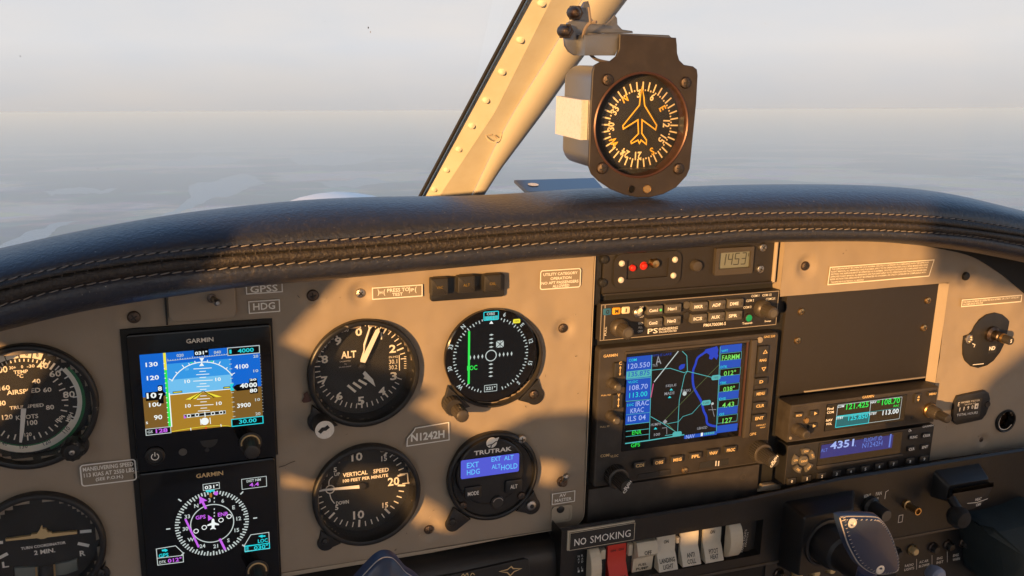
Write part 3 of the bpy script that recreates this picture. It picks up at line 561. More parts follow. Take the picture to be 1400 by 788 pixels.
# ================================================================ PILOT PANEL
INST = []      # (centre, radius) openings in the tan skin
def px_r(x, y, r): return (at(x, y), r)
INST += [px_r(498, 511, .0355), px_r(502, 677.5, .0355), px_r(676, 491, .033), px_r(674, 651, .03), px_r(40, 556, .036), px_r(56, 752, .035)]
pan_screws = [(183, 435, .0040, 'dark'), (428, 405, .0040, 'dark'), (587, 726, .0036, 'dark'), (771, 450, .0036, 'dark'), (493.5, 402, .0034, 'steel'), (766, 696, .0032, 'black')]
dimples = [at(x, y) + (0.0075, -0.0022) for x, y, r_, k_ in pan_screws if (x, y) != (766, 696)]
XR = at(805, 520)[0]; VB = (at(573, 753)[1]); XM = at(386, 700)[0]
def relief(u, v):
    h = 0.0005 * math.sin(u * 31 + 1.3) * math.sin(v * 43 + .4) + 0.0009 * noise.noise((u * 38, v * 38, 3)) + 0.00035 * noise.noise((u * 110, v * 110, 7))
    for a, b_, r_, d_ in dimples:
        q = math.hypot(u - a, v - b_)
        if q < r_ * 1.35: t = max(0, min(1, (q - .0032) / (r_ * 1.35 - .0032))); h += d_ * (1 - t * t * (3 - 2 * t))
    for c, r_ in INST:
        q = math.hypot(u - c[0], v - c[1])
        if r_ < q < r_ + .012: t = (q - r_) / .012; h += -0.0010 * (1 - t) ** 2
    # pressed relief pads beside the instruments
    for (a, b_, ra, k_) in RP:
        q = math.hypot(u - a, v - b_)
        if q < ra: t = q / ra; h += k_ * (1 - t * t) ** 2
    return h
RP = [at(730, 545) + (.022, .0018), at(600, 470) + (.02, .0012), at(755, 610) + (.02, .0018), at(400, 640) + (.02, .0009), at(640, 600) + (.02, -.0014), at(735, 430) + (.016, .0015), at(455, 600) + (.02, .0014)]
pp_ = thing('pilot_instrument_panel', 'tan moulded pilot side instrument panel carrying the round gauges', 'instrument panel', (at(500, 700)[0], VB))
def grid(b, u0, u1, v0, v1, st, m, cutouts=(), corner=None, hf=relief):
    nu = int((u1 - u0) / st); nv = int((v1 - v0) / st); idx = {}; vs = []; fs = []
    for j in range(nv + 1):
        for i in range(nu + 1):
            u = u0 + (u1 - u0) * i / nu; v = v0 + (v1 - v0) * j / nv
            for c, r_ in INST:
                q = math.hypot(u - c[0], v - c[1])
            idx[i, j] = len(vs); vs.append((u, v, hf(u, v)))
    for j in range(nv):
        for i in range(nu):
            uc = u0 + (u1 - u0) * (i + .5) / nu; vc = v0 + (v1 - v0) * (j + .5) / nv
            if any(math.hypot(uc - c[0], vc - c[1]) < r_ - .001 for c, r_ in cutouts): continue
            if corner and uc > u1 - corner and vc < v0 + corner and math.hypot(uc - u1 + corner, vc - v0 - corner) > corner: continue
            if vc > fe(uc) + .014: continue
            fs.append((idx[i, j], idx[i + 1, j], idx[i + 1, j + 1], idx[i, j + 1]))
    b.add(vs, fs, m)
b = MB(); grid(b, XM - .03, XR, VB, -0.11, .0022, 'tan', INST, 0.010); grid(b, -0.24, at(186, 560)[0] + .008, -0.46, -0.11, .0024, 'tan', INST)
grid(b, at(186, 560)[0] + .008, XM - .03, at(260, 449)[1] - .004, -0.11, .0024, 'tan')
b.build('panel_skin', pp_, ang=60)
b = MB(); e = rr(XM - .03, VB - .0006, XR + .0006, -0.1, .0105, 6); i_ = [p for p in e if p[0] > XR - .012 or p[1] < VB + .001]
pe = [(XM - .002, VB - .0004)] + [p for p in rr(XM - .05, VB - .0004, XR + .0005, fe(XR) + .01, .0105, 6) if p[0] > XR - .013][:8] + [(XR + .0005, fe(XR) + .01)]
b.loops([[(u, v, .0008) for u, v in pe], [(u, v, -.012) for u, v in pe]], 'tan', cap1=False, closed=False)
b.line(pe, .0007, .0009, 'tan_edge'); b.build('panel_edge', pp_)
for k, (x, y, r_, kd) in enumerate(pan_screws): screw(pp_, at(x, y), -.0022 if kd != 'black' else .0004, r_, kd, 20 * k)
b = MB(); b.line(smooth(A4.at(.0016).pts([(4, 290), (30, 283), (52, 272), (78, 262)]), 3), .0004, .0016, 'ink'); b.build('crack', pp_, smooth=False)
b = MB(); q_ = D2.at(.0014); b.flat(q_.pts([(52, 490), (66, 470), (62, 452), (84, 436), (98, 470), (108, 492), (84, 500), (62, 502)]), .0014, 'copper'); b.build('stain', pp_, smooth=False)
random.seed(21)
b = MB()
for k in range(46):
    sx_, sy_, sr_ = random.choice(((428, 405, 16), (771, 450, 16), (587, 726, 15), (183, 435, 16), (768, 657, 18), (440, 590, 20), (630, 575, 22), (735, 545, 18), (600, 760, 60), (690, 570, 60), (400, 600, 40)))
    c_ = at(sx_ + random.gauss(0, sr_), sy_ + random.gauss(0, sr_), .0012)
    if c_[0] > XR - .004 or c_[1] < VB + .004 or any(math.dist(c_, q[0]) < q[1] + .006 for q in INST): continue
    an_ = random.uniform(0, 3.14); l_ = random.uniform(.0004, .0022); b.line([c_, (c_[0] + l_ * math.cos(an_), c_[1] + l_ * math.sin(an_))], random.uniform(.00015, .0004), relief(*c_) + .0007, random.choice(('tan_edge', 'copper', 'ink', 'tan_edge')))
b.build('scuff_marks', pp_, smooth=False, kind='stuff')
# bottom trim under the panel
b = MB(); a = at(384, 779); c = at(655, 742); b.prism([(a[0], VB - .0045), (a[0] + .11, VB - .0042), (c[0] + .05, VB - .001), (a[0], VB - .001)], -.006, -.001, 'tan_edge', .0004); b.build('bottom_trim', pp_)
# black backing seen in the gap between panel and displays
# toggle recess screw at lower right
b = MB(); r = A4.crect(1292, 500, 75, 60); b.frame(rr(r[0] - .0015, r[1] - .0015, r[2] + .0015, r[3] + .0015, .003), rr(*r, .003), .0003, .0012, 'tan_edge', .0004); b.rect(inset_ := (r[0], r[1], r[2], r[3]), .00045, 'tan_edge'); b.build('screw_recess', pp_)
# access cover below the glareshield
b = MB(); r = A1.rect((805, 170), (1130, 140), (1130, 275), (805, 290)); b.prism(rr(r[0], r[1] + .002, r[2], r[3] + .02, .005), .0002, .0042, 'tan', .0014); b.line([(r[0] - .0012, r[1]), (r[0] - .0012, r[3] + .02)], .0011, .0009, 'ink'); b.build('access_cover', pp_)
def placard(parent, Z, quad, lines, rad=.0, wd=.0007, m='white', bgm='placard', w=.0012, name='placard', bold=0.0):
    """flat printed label: outline plus lines of (text, x, y, height, width)"""
    b = MB(); Z = Z.at(w); r = Z.rect(*quad)
    if bgm: b.prism(rr(*r, max(rad, .0004)), w - .0009, w, bgm)
    b.outline(r, wd, w + .0001, m, rad)
    for t, x, y, h, W_ in lines: b.zt(Z.at(w + .0001), t, x, y, h, m, W_, bold=max(bold, .02))
    return b.build(name, parent, smooth=False)
placard(pp_, A1, [(1178, 96), (1350, 88), (1350, 132), (1180, 152)], [('GPSS', 1263, 122, 34, 132)])
placard(pp_, A1, [(1190, 188), (1336, 172), (1338, 228), (1194, 242)], [('HDG', 1264, 206, 34, 105)])
placard(pp_, A3, [(430, 115), (657, 98), (657, 147), (432, 167)], [('PRESS TO', 548, 122, 17, 100), ('TEST', 545, 142, 14, 48), ('(', 485, 134, 30, 8), (')', 458, 134, 30, 8), ('(', 628, 122, 30, 8), (')', 600, 122, 30, 8), ('H', 470, 134, 14, 12), ('P', 614, 122, 14, 12)])
placard(pp_, A3, [(1197, 36), (1378, 24), (1378, 108), (1196, 120)], [('UTILITY CATEGORY', 1288, 48, 13, 155), ('OPERATION', 1290, 68, 13, 95), ('NO AFT PASSENGERS', 1286, 87, 13, 168), ('ALLOWED', 1290, 103, 13, 76)], rad=.0015, bold=.01)
placard(pp_, A2, [(385, 262), (648, 224), (650, 325), (392, 358)], [('MANEUVERING SPEED', 518, 264, 20, 242), ('113 KIAS AT 2550 LBS', 522, 292, 20, 240), ('(SEE P.O.H.)', 524, 319, 20, 132)], rad=.0018, wd=.0008, bold=.015)
placard(pp_, A4, [(1250, 410), (1352, 400), (1352, 446), (1250, 458)], [('AV', 1298, 418, 14, 30), ('MASTER', 1300, 438, 15, 76)])
# registration placard with its clipped corner
b = MB(); Z = A4.at(.0012); q = [(778, 86), (780, 165), (588, 194), (590, 160), (622, 122), (626, 112)]; b.prism(Z.pts(q), .0003, .0012, 'placard'); b.line(Z.pts(q), .0008, .0013, 'white', True); b.zt(Z.at(.0013), 'N1242H', 683, 147, 36, 'white', 152, bold=.035); b.build('registration_placard', pp_, smooth=False)
# faint fine text line edges, scratch marks
# annunciator buttons (a separate unit)
an = thing('annunciator_unit', 'black annunciator strip with three square caps lettered VAC ALT OIL', 'warning lights', A3(860, 170))
b = MB(); r = A3.rect((690, 65), (1028, 44), (1028, 145), (692, 175)); b.prism(rr(*r, .002), 0, .0030, 'black', .0008); b.build('housing', an)
for t, x, y in (('VAC', 738, 112), ('ALT', 860, 101), ('OIL', 980, 95)):
    Z = A3.at(.009); r = Z.crect(x, y - 3, 78, 76); b = MB(); b.prism(rr(*r, .0008), .003, .009, 'key_dark', .0010); b.zt(Z.at(.00915), t, x, y - 1, 13, 'e_dimamber', 30, bold=.02); b.build('cap_button', an)
# toggle switches on the tan panel
def toggle(name, label, c, tip, w0=.0, w1=.016, r=.0022, m='steel', nut=.0042, cat='switch', tr=1.5):
    t = thing(name, label, cat, c, w0); b = MB(); b.lathe(c, [(nut, w0 - .002), (nut, w0 + .0022), (nut * .72, w0 + .0026), (nut * .7, w0 + .005), (nut * .45, w0 + .0052)], 'black' if m != 'steel' else 'dark_steel', 12); b.build('bushing', t)
    b = MB(); P = [(c[0], c[1], w0 + .002), ((c[0] + tip[0]) / 2, (c[1] + tip[1]) / 2, (w0 + w1) / 2), (tip[0], tip[1], w1 - .002), (tip[0] + (tip[0] - c[0]) * .06, tip[1] + (tip[1] - c[1]) * .06, w1)]; b.tube(P, [r * .7, r * .95, r * tr * .9, r * tr * .45], m, 12); b.build('lever', t, ang=50); return t
toggle('toggle_switch', 'silver ball tipped toggle switch under the glareshield above the upper square display', A1(1012, 160), A1.at(.014)(1040, 188), r=.0020, tr=1.35)
b_ = toggle('toggle_switch', 'small toggle switch in a dark slot above the AV MASTER placard', A4(1292, 352), A4.at(.012)(1318, 336), w1=.012, r=.0018, tr=1.5)

# ---------------------------------------------------------------- round instruments
def instrument(name, label, cat, outer, r_out, depth=-.009, rim=.0055, mat_='black', glass=True, dial=True, lip=.0035):
    c = at(*outer); c = at(*outer, rim * .5); t = thing(name, label, cat, c, 0)
    b = MB(); b.lathe(c, [(r_out - .0005, -.012), (r_out, .001), (r_out, rim - .0012), (r_out - .0008, rim - .0003), (r_out - .002, rim), (r_out - lip, rim - .0005), (r_out - lip - .0008, depth + .002), (r_out - lip - .0015, depth)], mat_, 72, False); b.build('bezel', t, ang=40)
    return t, c
def ears(parent, pts, w=.0022, ro_=.0385):
    for c, r_, toward in pts:
        b = MB(); d = Vector(toward) - Vector(c); d.normalize(); n_ = Vector((-d.y, d.x)); c_ = Vector(c); far = c_ + d * max(.0005, (Vector(toward) - c_).length - ro_ * .985)
        ol = []
        for k in range(13):
            a = R(90 + 180 * k / 12); p = c_ + d * (r_ * math.cos(a)) + n_ * (r_ * math.sin(a)); ol.append(tuple(p))
        ol += [tuple(far - n_ * r_ * 1.5 - d * .001), tuple(far + n_ * r_ * 1.5 - d * .001)]
        b.prism(ol, 0, w, 'black', .0008); b.build('mounting_ear', parent)
# altimeter
alt, cA = instrument('altimeter', 'black altimeter marked ALT with white pointers left of the green course indicator', 'gauge', (498, 511), .0385, depth=-.009, mat_='scuffed')
Wd = -.0088; Z = D2.at(Wd); c0 = Z(388, 288)
b = MB(); b.lathe(c0, [(.0372, Wd - .0006), (.0368, Wd - .0002)], 'dial', 64)
for i in range(50):
    a = i * 7.2
    if 93 < a < 112 : continue
    big = i % 5 == 0; b.tick(c0, a, .0268 if big else .0282, .0318, .0011 if big else .0007, Wd, 'cream')
for i, (x, y) in enumerate(((375, 100), (503, 122), (567, 195), (573, 350), (507, 435), (388, 490), (265, 463), (180, 375), (182, 255), (258, 152))): b.zt(Z, str(i), x, y, 46 if i != 1 else 40, 'cream', 8 if i == 1 else 38, bold=.03)
b.zt(Z, 'ALT', 318, 228, 40, 'cream', 86, bold=.03); b.zt(Z, 'CALIBRATED', 298, 266, 7, 'print', 62); b.zt(Z, 'TO', 300, 282, 7, 'print', 14); b.zt(Z, '20,000 FEET', 298, 298, 7, 'print', 70); b.zt(Z, '100', 300, 90, 18, 'cream', 34)
r = Z.crect(575, 276, 66, 92); b.rect(r, Wd + .0001, 'ink'); b.zt(Z.at(Wd + .0002), '30.1', 570, 268, 24, 'cream', 46); b.zt(Z.at(Wd + .0002), '30.2', 570, 300, 24, 'cream', 46); b.zt(Z.at(Wd + .0002), 'IN.HG', 572, 241, 12, 'cream', 50)
for k in range(6): b.line([Z(632, 240 + 13 * k), Z(645, 240 + 13 * k)], .0005, Wd, 'cream')
b.line([Z(604, 230), Z(606, 318)], .0006, Wd + .0003, 'cream')
b.build('dial', alt, smooth=False)
b = MB(); W1 = Wd + .002
for k in range(4):
    x = 322 + 31 * k; y = 422 - 18 * k; b.line([Z.at(Wd + .0004)(x - 10, y - 20 + 3 * k), Z.at(Wd + .0004)(x + 36, y + 18 - 3 * k)], .0017, Wd + .0004, 'cream')
b.build('striped_flag', alt, smooth=False)
b = MB(); ZZ = Z.at(W1); b.prism(ZZ.pts([(398, 337), (411, 322), (457, 370), (470, 410), (425, 375)]), W1 - .0004, W1, 'white'); b.build('thousands_pointer', alt, smooth=False)
b = MB(); ZZ = Z.at(W1 + .001); b.prism(ZZ.pts([(424, 42), (474, 44), (440, 84), (412, 175), (408, 210), (392, 270), (384, 262), (402, 205), (402, 170), (432, 82)]), W1 + .0006, W1 + .001, 'white'); b.build('ten_thousands_pointer', alt, smooth=False)
b = MB(); ZZ = Z.at(W1 + .002); b.prism(ZZ.pts([(384, 270), (471, 90), (491, 76), (494, 98), (412, 275)]), W1 + .0016, W1 + .002, 'white'); b.build('hundreds_pointer', alt, smooth=False)
b = MB(); b.lathe(c0, [(.0024, W1), (.0024, W1 + .0025), (.001, W1 + .003)], 'black', 20); b.build('pointer_hub', alt)
b = MB(); b.lathe(cA, [(.0345, .0012), (.0343, .0014)], 'glass', 48); b.build('cover_glass', alt)
ck = D2.at(.004)(150, 575); ears(alt, [(D2(150, 600), .0080, cA)], .003)
kn = MB(); c1 = D2.at(.016)(182, 655); kn.lathe(c1, [(.0068, .002), (.0068, .0145), (.0062, .016)], 'knob', 28); kn.lathe(c1, [(.0064, .0159), (.0064, .0162)], 'silver', 28)
kn.line([D2.at(.0164)(x, y) for x, y in ((152, 672), (170, 652), (186, 650), (205, 635))], .0026, .0164, 'ink'); kn.build('setting_knob', alt)
# vertical speed
vsi, cV = instrument('vertical_speed_indicator', 'black vertical speed gauge with its needle pointing left, below the altimeter', 'gauge', (502, 677.5), .0385, depth=-.009)
Z = A4.at(Wd); c0 = Z(380, 374); b = MB(); b.lathe(c0, [(.0372, Wd - .0006), (.0368, Wd - .0002)], 'dial', 64)
for i in range(-20, 21):
    a = -90 + i * 8.6; big = i % 5 == 0
    if i == 0: continue
    b.tick(c0, a, .0268 if big else .0285, .0325, .0015 if big else .0008, Wd, 'cream')
for t, x, y, h, W_ in (('10', 360, 243, 38, 50), ('10', 368, 507, 38, 50), ('20', 527, 355, 38, 52), ('15', 484, 250, 24, 26), ('15', 489, 463, 24, 26), ('5', 261, 302, 22, 15), ('5', 268, 474, 22, 15), ('UP', 270, 322, 15, 26), ('DOWN', 294, 451, 17, 58), ('VERTICAL', 352, 320, 19, 112), ('SPEED', 470, 305, 19, 70), ('100 FEET PER MINUTE', 400, 340, 15, 205)): b.zt(Z, t, x, y, h, 'cream', W_, bold=.025)
b.line(smooth(Z.pts([(232, 375), (234, 350), (250, 332)]), 4), .0007, Wd, 'cream'); b.line(smooth(Z.pts([(236, 410), (243, 435), (258, 455)]), 4), .0007, Wd, 'cream'); b.ring(Z(238, 391), .0026, .0034, Wd, 'cream')
for x, y in ((562, 322), (575, 365)): b.line([Z(x - 8, y), Z(x + 30, y - 4)], .0008, Wd, 'cream')
b.line([Z(590, 318), Z(594, 366)], .0008, Wd, 'cream')
b.build('dial', vsi, smooth=False)
b = MB(); ZZ = Z.at(Wd + .003); b.prism(ZZ.pts([(178, 398), (210, 390), (370, 372), (372, 387), (215, 398), (180, 404)]), Wd + .0026, Wd + .003, 'white'); nd_ = b.build('needle', vsi, smooth=False)
b = MB(); b.lathe(c0, [(.003, Wd), (.003, Wd + .0025), (.001, Wd + .0028)], 'black', 20); b.build('hub', nd_)
b = MB(); b.lathe(cV, [(.0345, .0012), (.0343, .0014)], 'glass', 48); b.build('cover_glass', vsi); ears(vsi, [(A4(218, 630), .0062, cV)])
screw(vsi, A4(215, 628, .002), .002, .0026, 'black')
# course deviation indicator
cdi, cC = instrument('course_indicator', 'round black electronic course indicator with a green needle and OBS readout', 'gauge', (677, 492), .0362, depth=-.001, rim=.0046, mat_='knob', lip=.0014)
Ws = .0050; Z = D1.at(Ws); c0 = Z(320, 340); cS = Z(326, 345)
b = MB(); b.lathe(cS, [(.0346, .001), (.0346, Ws - .0006), (.0338, Ws - .0001)], 'glassblack', 64); b.build('display_glass', cdi)
b = MB(); b.lathe(c0, [(.0285, Ws), (.0284, Ws + .00005)], 'e_cdi', 48)
W2 = Ws + .0002
for i in range(72):
    a = i * 5 + .5
    if abs((a + 180) % 360 - 180) < 14: continue
    if 165 < a < 195: continue
    b.tick(c0, a, .0258 if i % 2 == 0 else .0268, .0282, .0007, W2, 'e_soft')
for t, a in (('3', -9), ('6', 18), ('E', 48), ('12', 75), ('15', 106), ('S', 137), ('W', 227), ('30', 257), ('33', 287), ('N', 318)):
    q = R(a); b.text(t, (c0[0] + .0312 * math.sin(q), c0[1] + .0312 * math.cos(q)), .0032, W2, 'e_soft', rot=a, bold=.02, wk=.9)
b.ring(c0, .0036, .0043, W2, 'e_soft')
def diamond(b, p, rx, ry, w, m): b.flat([(p[0] - rx, p[1]), (p[0], p[1] - ry), (p[0] + rx, p[1]), (p[0], p[1] + ry)], w, m)
for k in (1, 2, 3, 4):
    q = .0035 + .0030 * k
    for s_ in (-1, 1): diamond(b, (c0[0] + s_ * q, c0[1]), .0007, .0018, W2, 'e_soft'); diamond(b, (c0[0], c0[1] + s_ * q), .0018, .0007, W2, 'e_soft')
    
r = Z.crect(320, 125, 78, 44); b.rect(r, W2 + .0002, 'e_black'); b.outline(r, .0006, W2 + .0003, 'e_cyan', .0006); b.rect(Z.crect(320, 136, 72, 20), W2 + .0003, 'e_teal'); b.zt(Z, 'OBS', 318, 114, 14, 'e_soft', 44, W2 + .0004, bold=.02); b.zt(Z, '041°', 322, 135, 20, 'e_cyan', 60, W2 + .0005, bold=.02)
b.flat(Z.pts([(310, 168), (332, 168), (321, 152)]), W2 + .0003, 'e_white'); r = Z.crect(458, 154, 38, 22); b.prism(rr(*r, .0008), W2 - .0001, W2 + .0002, 'e_yellow'); b.zt(Z, 'GPS', 458, 154, 9, 'ink', 24, W2 + .0004)
r = Z.crect(318, 515, 66, 34); b.outline(r, .0004, W2, 'e_soft'); b.zt(Z, '221°', 318, 515, 18, 'e_soft', 52, W2, bold=.03)
r = Z.crect(368, 278, 40, 36); b.rect(r, W2, 'e_soft'); b.line([(r[0], r[1]), (r[2], r[3])], .0005, W2 + .0002, 'e_cdi'); b.line([(r[0], r[3]), (r[2], r[1])], .0005, W2 + .0002, 'e_cdi'); b.line([((r[0] + r[2]) / 2, r[1]), ((r[0] + r[2]) / 2, r[3])], .0004, W2 + .0003, 'e_cdi')
b.rect((Z(195, 300)[0], Z(200, 492)[1], Z(206, 300)[0], Z(200, 208)[1]), W2 + .0004, 'e_green'); b.zt(Z, 'LOC', 218, 405, 26, 'e_green', 54, W2 + .0003, bold=.02)
b.build('display_symbols', cdi, smooth=False)
ears(cdi, [(D1(552, 552), .0070, cC), (D1(110, 590), .0080, cC)], .003, .0362); screw(cdi, D1(550, 549, .003), .003, .0036, 'dark', 10)
b = MB(); k1 = D1.at(.008)(118, 615); b.lathe(k1, [(.0068, .0), (.0068, .010), (.0062, .0112), (.005, .0113)], 'knob', 40, knurl=.06); ok_ = b.build('outer_knob', cdi)
b = MB(); k2 = D1.at(.024)(188, 682); b.lathe(((k1[0] + k2[0]) / 2, (k1[1] + k2[1]) / 2), [(.0052, .010), (.0050, .021), (.0045, .0232), (.0030, .0240), (.0001, .0242)], 'knob_grey', 32, knurl=.05); b.build('inner_knob', ok_)
# autopilot
ap, cT = instrument('autopilot_head', 'round black autopilot controller with a blue lit text display', 'gauge', (674, 651), .0352, depth=.0035, rim=.005, mat_='black', lip=.003)
b = MB(); b.lathe(cT, [(.0326, .003), (.0322, .0036)], 'black', 48); Zt = A4.at(.0085); c0 = Zt(972, 312)
b.lathe(c0, [(.0262, .0034), (.0262, .0065), (.0258, .0078), (.0248, .0085)], 'black', 56); b.build('face', ap)
b = MB(); Z = A4.at(.0095); r = Z.rect((830, 262), (1096, 226), (1102, 308), (838, 345)); b.prism(rr(r[0] - .0006, r[1] - .0006, r[2] + .0006, r[3] + .0004, .0015), .0084, .0092, 'glassblack', .0004); b.prism(rr(*r, .0012), .0088, .0095, 'e_lcdblue')
for t, x, y, W_ in (('EXT', 888, 279, 54), ('HDG', 890, 311, 58), ('EXT', 994, 252, 42), ('ALT', 1052, 246, 42), ('ALT', 994, 286, 40), ('HOLD', 1054, 287, 74)): b.zt(Z, t, x, y, 24 if W_ > 50 else 20, 'e_lcdtext', W_, .0097, bold=.01)
b.build('lit_display', ap, smooth=False)
b = MB(); Z = A4.at(.0087); b.zt(Z, 'TRUTRAK', 980, 216, 20, 'white', 170, bold=.03); q = Z(974, 178); b.lathe(q, [(.0040, .0086), (.0041, .0087)], 'white', 20); b.flat(Z.pts([(948, 176), (1008, 152), (1000, 170), (975, 178)]), .0089, 'white'); b.line(Z.pts([(955, 190), (975, 186), (996, 170)]), .0007, .0090, 'ink'); b.line(Z.pts([(973, 186), (968, 206)]), .0007, .0090, 'ink'); b.build('maker_mark', ap, smooth=False)
for t, x, y, W_ in (('MODE', 890, 409, 50), ('ALT', 1075, 378, 32)):
    Z = A4.at(.0102); r = Z.crect(x, y, 76, 58); b = MB(); b.prism(rr(*r, .0015), .0084, .0102, 'black', .0006); b.zt(Z, t, x, y, 18, 'white', W_, .0104, bold=.02); b.build('button', ap)
b = MB(); q = A4.at(.009)(1000, 448); b.lathe(q, [(.0050, .0084), (.0050, .0100), (.0040, .0108)], 'knob', 20); b.ring(q, .0036, .0043, .0110, 'steel', -70, 70); b.build('round_button', ap)
for x, y, kd in ((1112, 163, 'steel'), (1110, 421, 'dark'), (842, 466, 'dark')): screw(ap, A4.at(.004)(x, y), .0036, .0033, kd, x)
ears(ap, [(A4(795, 545), .0058, cT), (A4(1152, 462), .0068, cT)], .003, .0352); screw(ap, A4.at(.003)(1152, 461), .0035, .0042, 'hex'); screw(ap, A4.at(.003)(795, 540), .003, .003, 'black')
b = MB(); q = A4.at(.005)(912, 205); b.lathe(q, [(.0016, .0036), (.0012, .0046)], 'brass', 12); b.build('light_sensor', ap)
# airspeed
asi, cS_ = instrument('airspeed_indicator', 'black airspeed gauge with green and white arcs cut by the left picture edge', 'gauge', (37, 557), .0405, depth=-.009, mat_='scuffed')
Z = C3.at(Wd); c0 = Z(155, 378); Rn = math.dist(c0, Z(155, 690)); b = MB(); b.lathe(c0, [(.0392, Wd - .0006), (.0388, Wd - .0002)], 'dial', 64)
k_ = Rn / 312
b.ring(c0, 272 * k_, 312 * k_, Wd, 'cream', 118, 262); b.ring(c0, 285 * k_, 312 * k_, Wd, 'cream', 50, 118); b.ring(c0, 312 * k_, 330 * k_, Wd, 'green_arc', 52, 160); b.ring(c0, 264 * k_, 272 * k_, Wd, 'green_arc', 130, 215)
b.ring(c0, 282 * k_, 322 * k_, Wd, 'cream', -32, 24)
for a in (-28, -14, 0, 13, 24): b.tick(c0, a, 282 * k_, 322 * k_, .0006, Wd + .0002, 'ink')
for t, x, y in (('4', 100, 66), ('6', 168, 66), ('8', 236, 72), ('2', 30, 72)): b.zt(Z, t, x, y, 24, 'ink', 15, Wd + .0002)
for i in range(13): b.tick(c0, -30 + i * 5, 258 * k_, 276 * k_, .0007, Wd, 'cream')
for a in (27, 33, 38.5, 44, 48.5, 60, 74, 88, 101, 115): b.tick(c0, a, (262 if a not in (38.5,) else 250) * k_, 296 * k_, .0013 if a in (38.5, 48.5) else .0008, Wd + .0002, 'white')
for i in range(34):
    a = 55 + i * 9; b.tick(c0, a, (200 if i % 2 == 0 else 214) * k_, 236 * k_, .0008, Wd + .0001, 'cream') if not (a > 300) else None
for t, x, y, h, W_, rt in (('40', 270, 140, 40, 75, 0), ('60', 350, 190, 40, 75, 0), ('80', 437, 322, 42, 76, 0), ('40', 230, 238, 30, 54, 0), ('60', 300, 292, 30, 54, 0), ('80', 317, 403, 30, 52, 0), ('100', 205, 500, 32, 66, 0), ('100', 375, 480, 24, 50, -40), ('120', 178, 575, 24, 46, 0), ('120', 47, 465, 32, 68, 0), ('140', 2, 378, 32, 70, 0), ('160', 28, 280, 32, 70, 0), ('200', 2, 165, 42, 92, 0), ('30+', 80, 152, 20, 42, 0), ('0', 140, 146, 20, 14, 0), ('-30', 195, 142, 20, 50, 0), ('TEMP', 132, 178, 22, 92, 0), ('°C', 128, 205, 24, 40, 0), ('AIRSPEED', 150, 302, 30, 215, 0), ('TRUE SPEED', 170, 398, 22, 218, 0), ('KNOTS', 172, 464, 28, 142, 0), ('MPH', 440, 465, 22, 70, -62)): b.zt(Z, t, x, y, h, 'cream', W_, Wd + .0002, rot=rt, bold=.022)
for t, x, y, rt in (('110', 420, 546, -42), ('120', 296, 625, -20), ('130', 150, 650, 0), ('140', 24, 630, 22)): b.zt(Z, t, x, y, 26, 'ink', 50, Wd + .0003, rot=rt)
b.build('dial', asi, smooth=False)
b = MB(); ZZ = Z.at(Wd + .003); b.prism(ZZ.pts([(133, 412), (166, 412), (152, 560), (138, 628), (122, 626)]), Wd + .0026, Wd + .003, 'white'); b.prism(ZZ.pts([(190, 250), (205, 270), (170, 420), (140, 418), (160, 340)]), Wd + .0016, Wd + .0026, 'ink'); b.build('needle', asi, smooth=False)
b = MB(); b.lathe(cS_, [(.0365, .0012), (.0363, .0014)], 'glass', 48); b.build('cover_glass', asi); ears(asi, [(C3(480, 640), .0080, cS_)], .003, .0405)
b = MB(); q = C3.at(.012)(458, 680); b.lathe(q, [(.0062, .002), (.0072, .008), (.0070, .0125), (.005, .0145), (.0001, .015)], 'scuffed', 24, knurl=.08); b.build('setting_knob', asi); screw(asi, q, .0146, .0018, 'steel')
# turn coordinator
tcn, cX = instrument('turn_coordinator', 'black turn coordinator with a tan aeroplane symbol at the lower left corner', 'gauge', (54, 752), .0392, depth=-.009)
Z = C4.at(Wd); c0 = Z(345, 560); b = MB(); b.lathe(c0, [(.0382, Wd - .0006), (.0378, Wd - .0002)], 'dial', 64)
for t, x, y, h, W_ in (('TURN COORDINATOR', 366, 530, 24, 378), ('2 MIN.', 376, 580, 38, 178), ('L', 46, 690, 50, 56), ('R', 695, 595, 46, 48)): b.zt(Z, t, x, y, h, 'white', W_, bold=.03)
for p, q in (((672, 415), (770, 406)), ((655, 512), (750, 532)), ((-60, 508), (25, 503)), ((-10, 636), (65, 597))): b.line([Z(*p), Z(*q)], .0022, Wd, 'white')
b.build('dial', tcn, smooth=False)
b = MB(); ZZ = Z.at(Wd + .003); b.prism(ZZ.pts([(45, 478), (262, 448), (262, 437), (310, 432), (335, 400), (345, 368), (352, 370), (358, 390), (385, 392), (400, 418), (435, 420), (437, 430), (645, 412), (648, 432), (400, 462), (370, 474), (340, 476), (310, 468), (48, 494)]), Wd + .001, Wd + .003, 'amberwhite'); b.build('aeroplane_symbol', tcn, smooth=False)
b = MB(); ZZ = Z.at(Wd + .002); b.prism(ZZ.pts([(120, 722), (320, 712), (322, 800), (125, 815)]), Wd, Wd + .002, 'lcd', .0006); b.prism(ZZ.pts([(460, 690), (560, 672), (650, 645), (655, 740), (560, 775), (462, 790)]), Wd, Wd + .002, 'lcd', .0006); b.build('slip_tube', tcn)
b = MB(); b.lathe(ZZ(393, 770), [(.0052, Wd), (.0052, Wd + .001), (.003, Wd + .003), (.0001, Wd + .0036)], 'ink', 20); b.build('slip_ball', tcn)
b = MB(); b.line([ZZ(305, 705), ZZ(312, 800)], .0012, Wd + .0032, 'brass'); b.line([ZZ(458, 680), ZZ(465, 800)], .0012, Wd + .0032, 'brass'); b.build('centre_wires', tcn, smooth=False)
b = MB(); b.lathe(cX, [(.0355, .0012), (.0353, .0014)], 'glass', 48); b.build('cover_glass', tcn); ears(tcn, [(C4(838, 765), .0066, cX)], .0022, .0392); screw(tcn, C4(838, 765, .003), .0024, .0036, 'black')

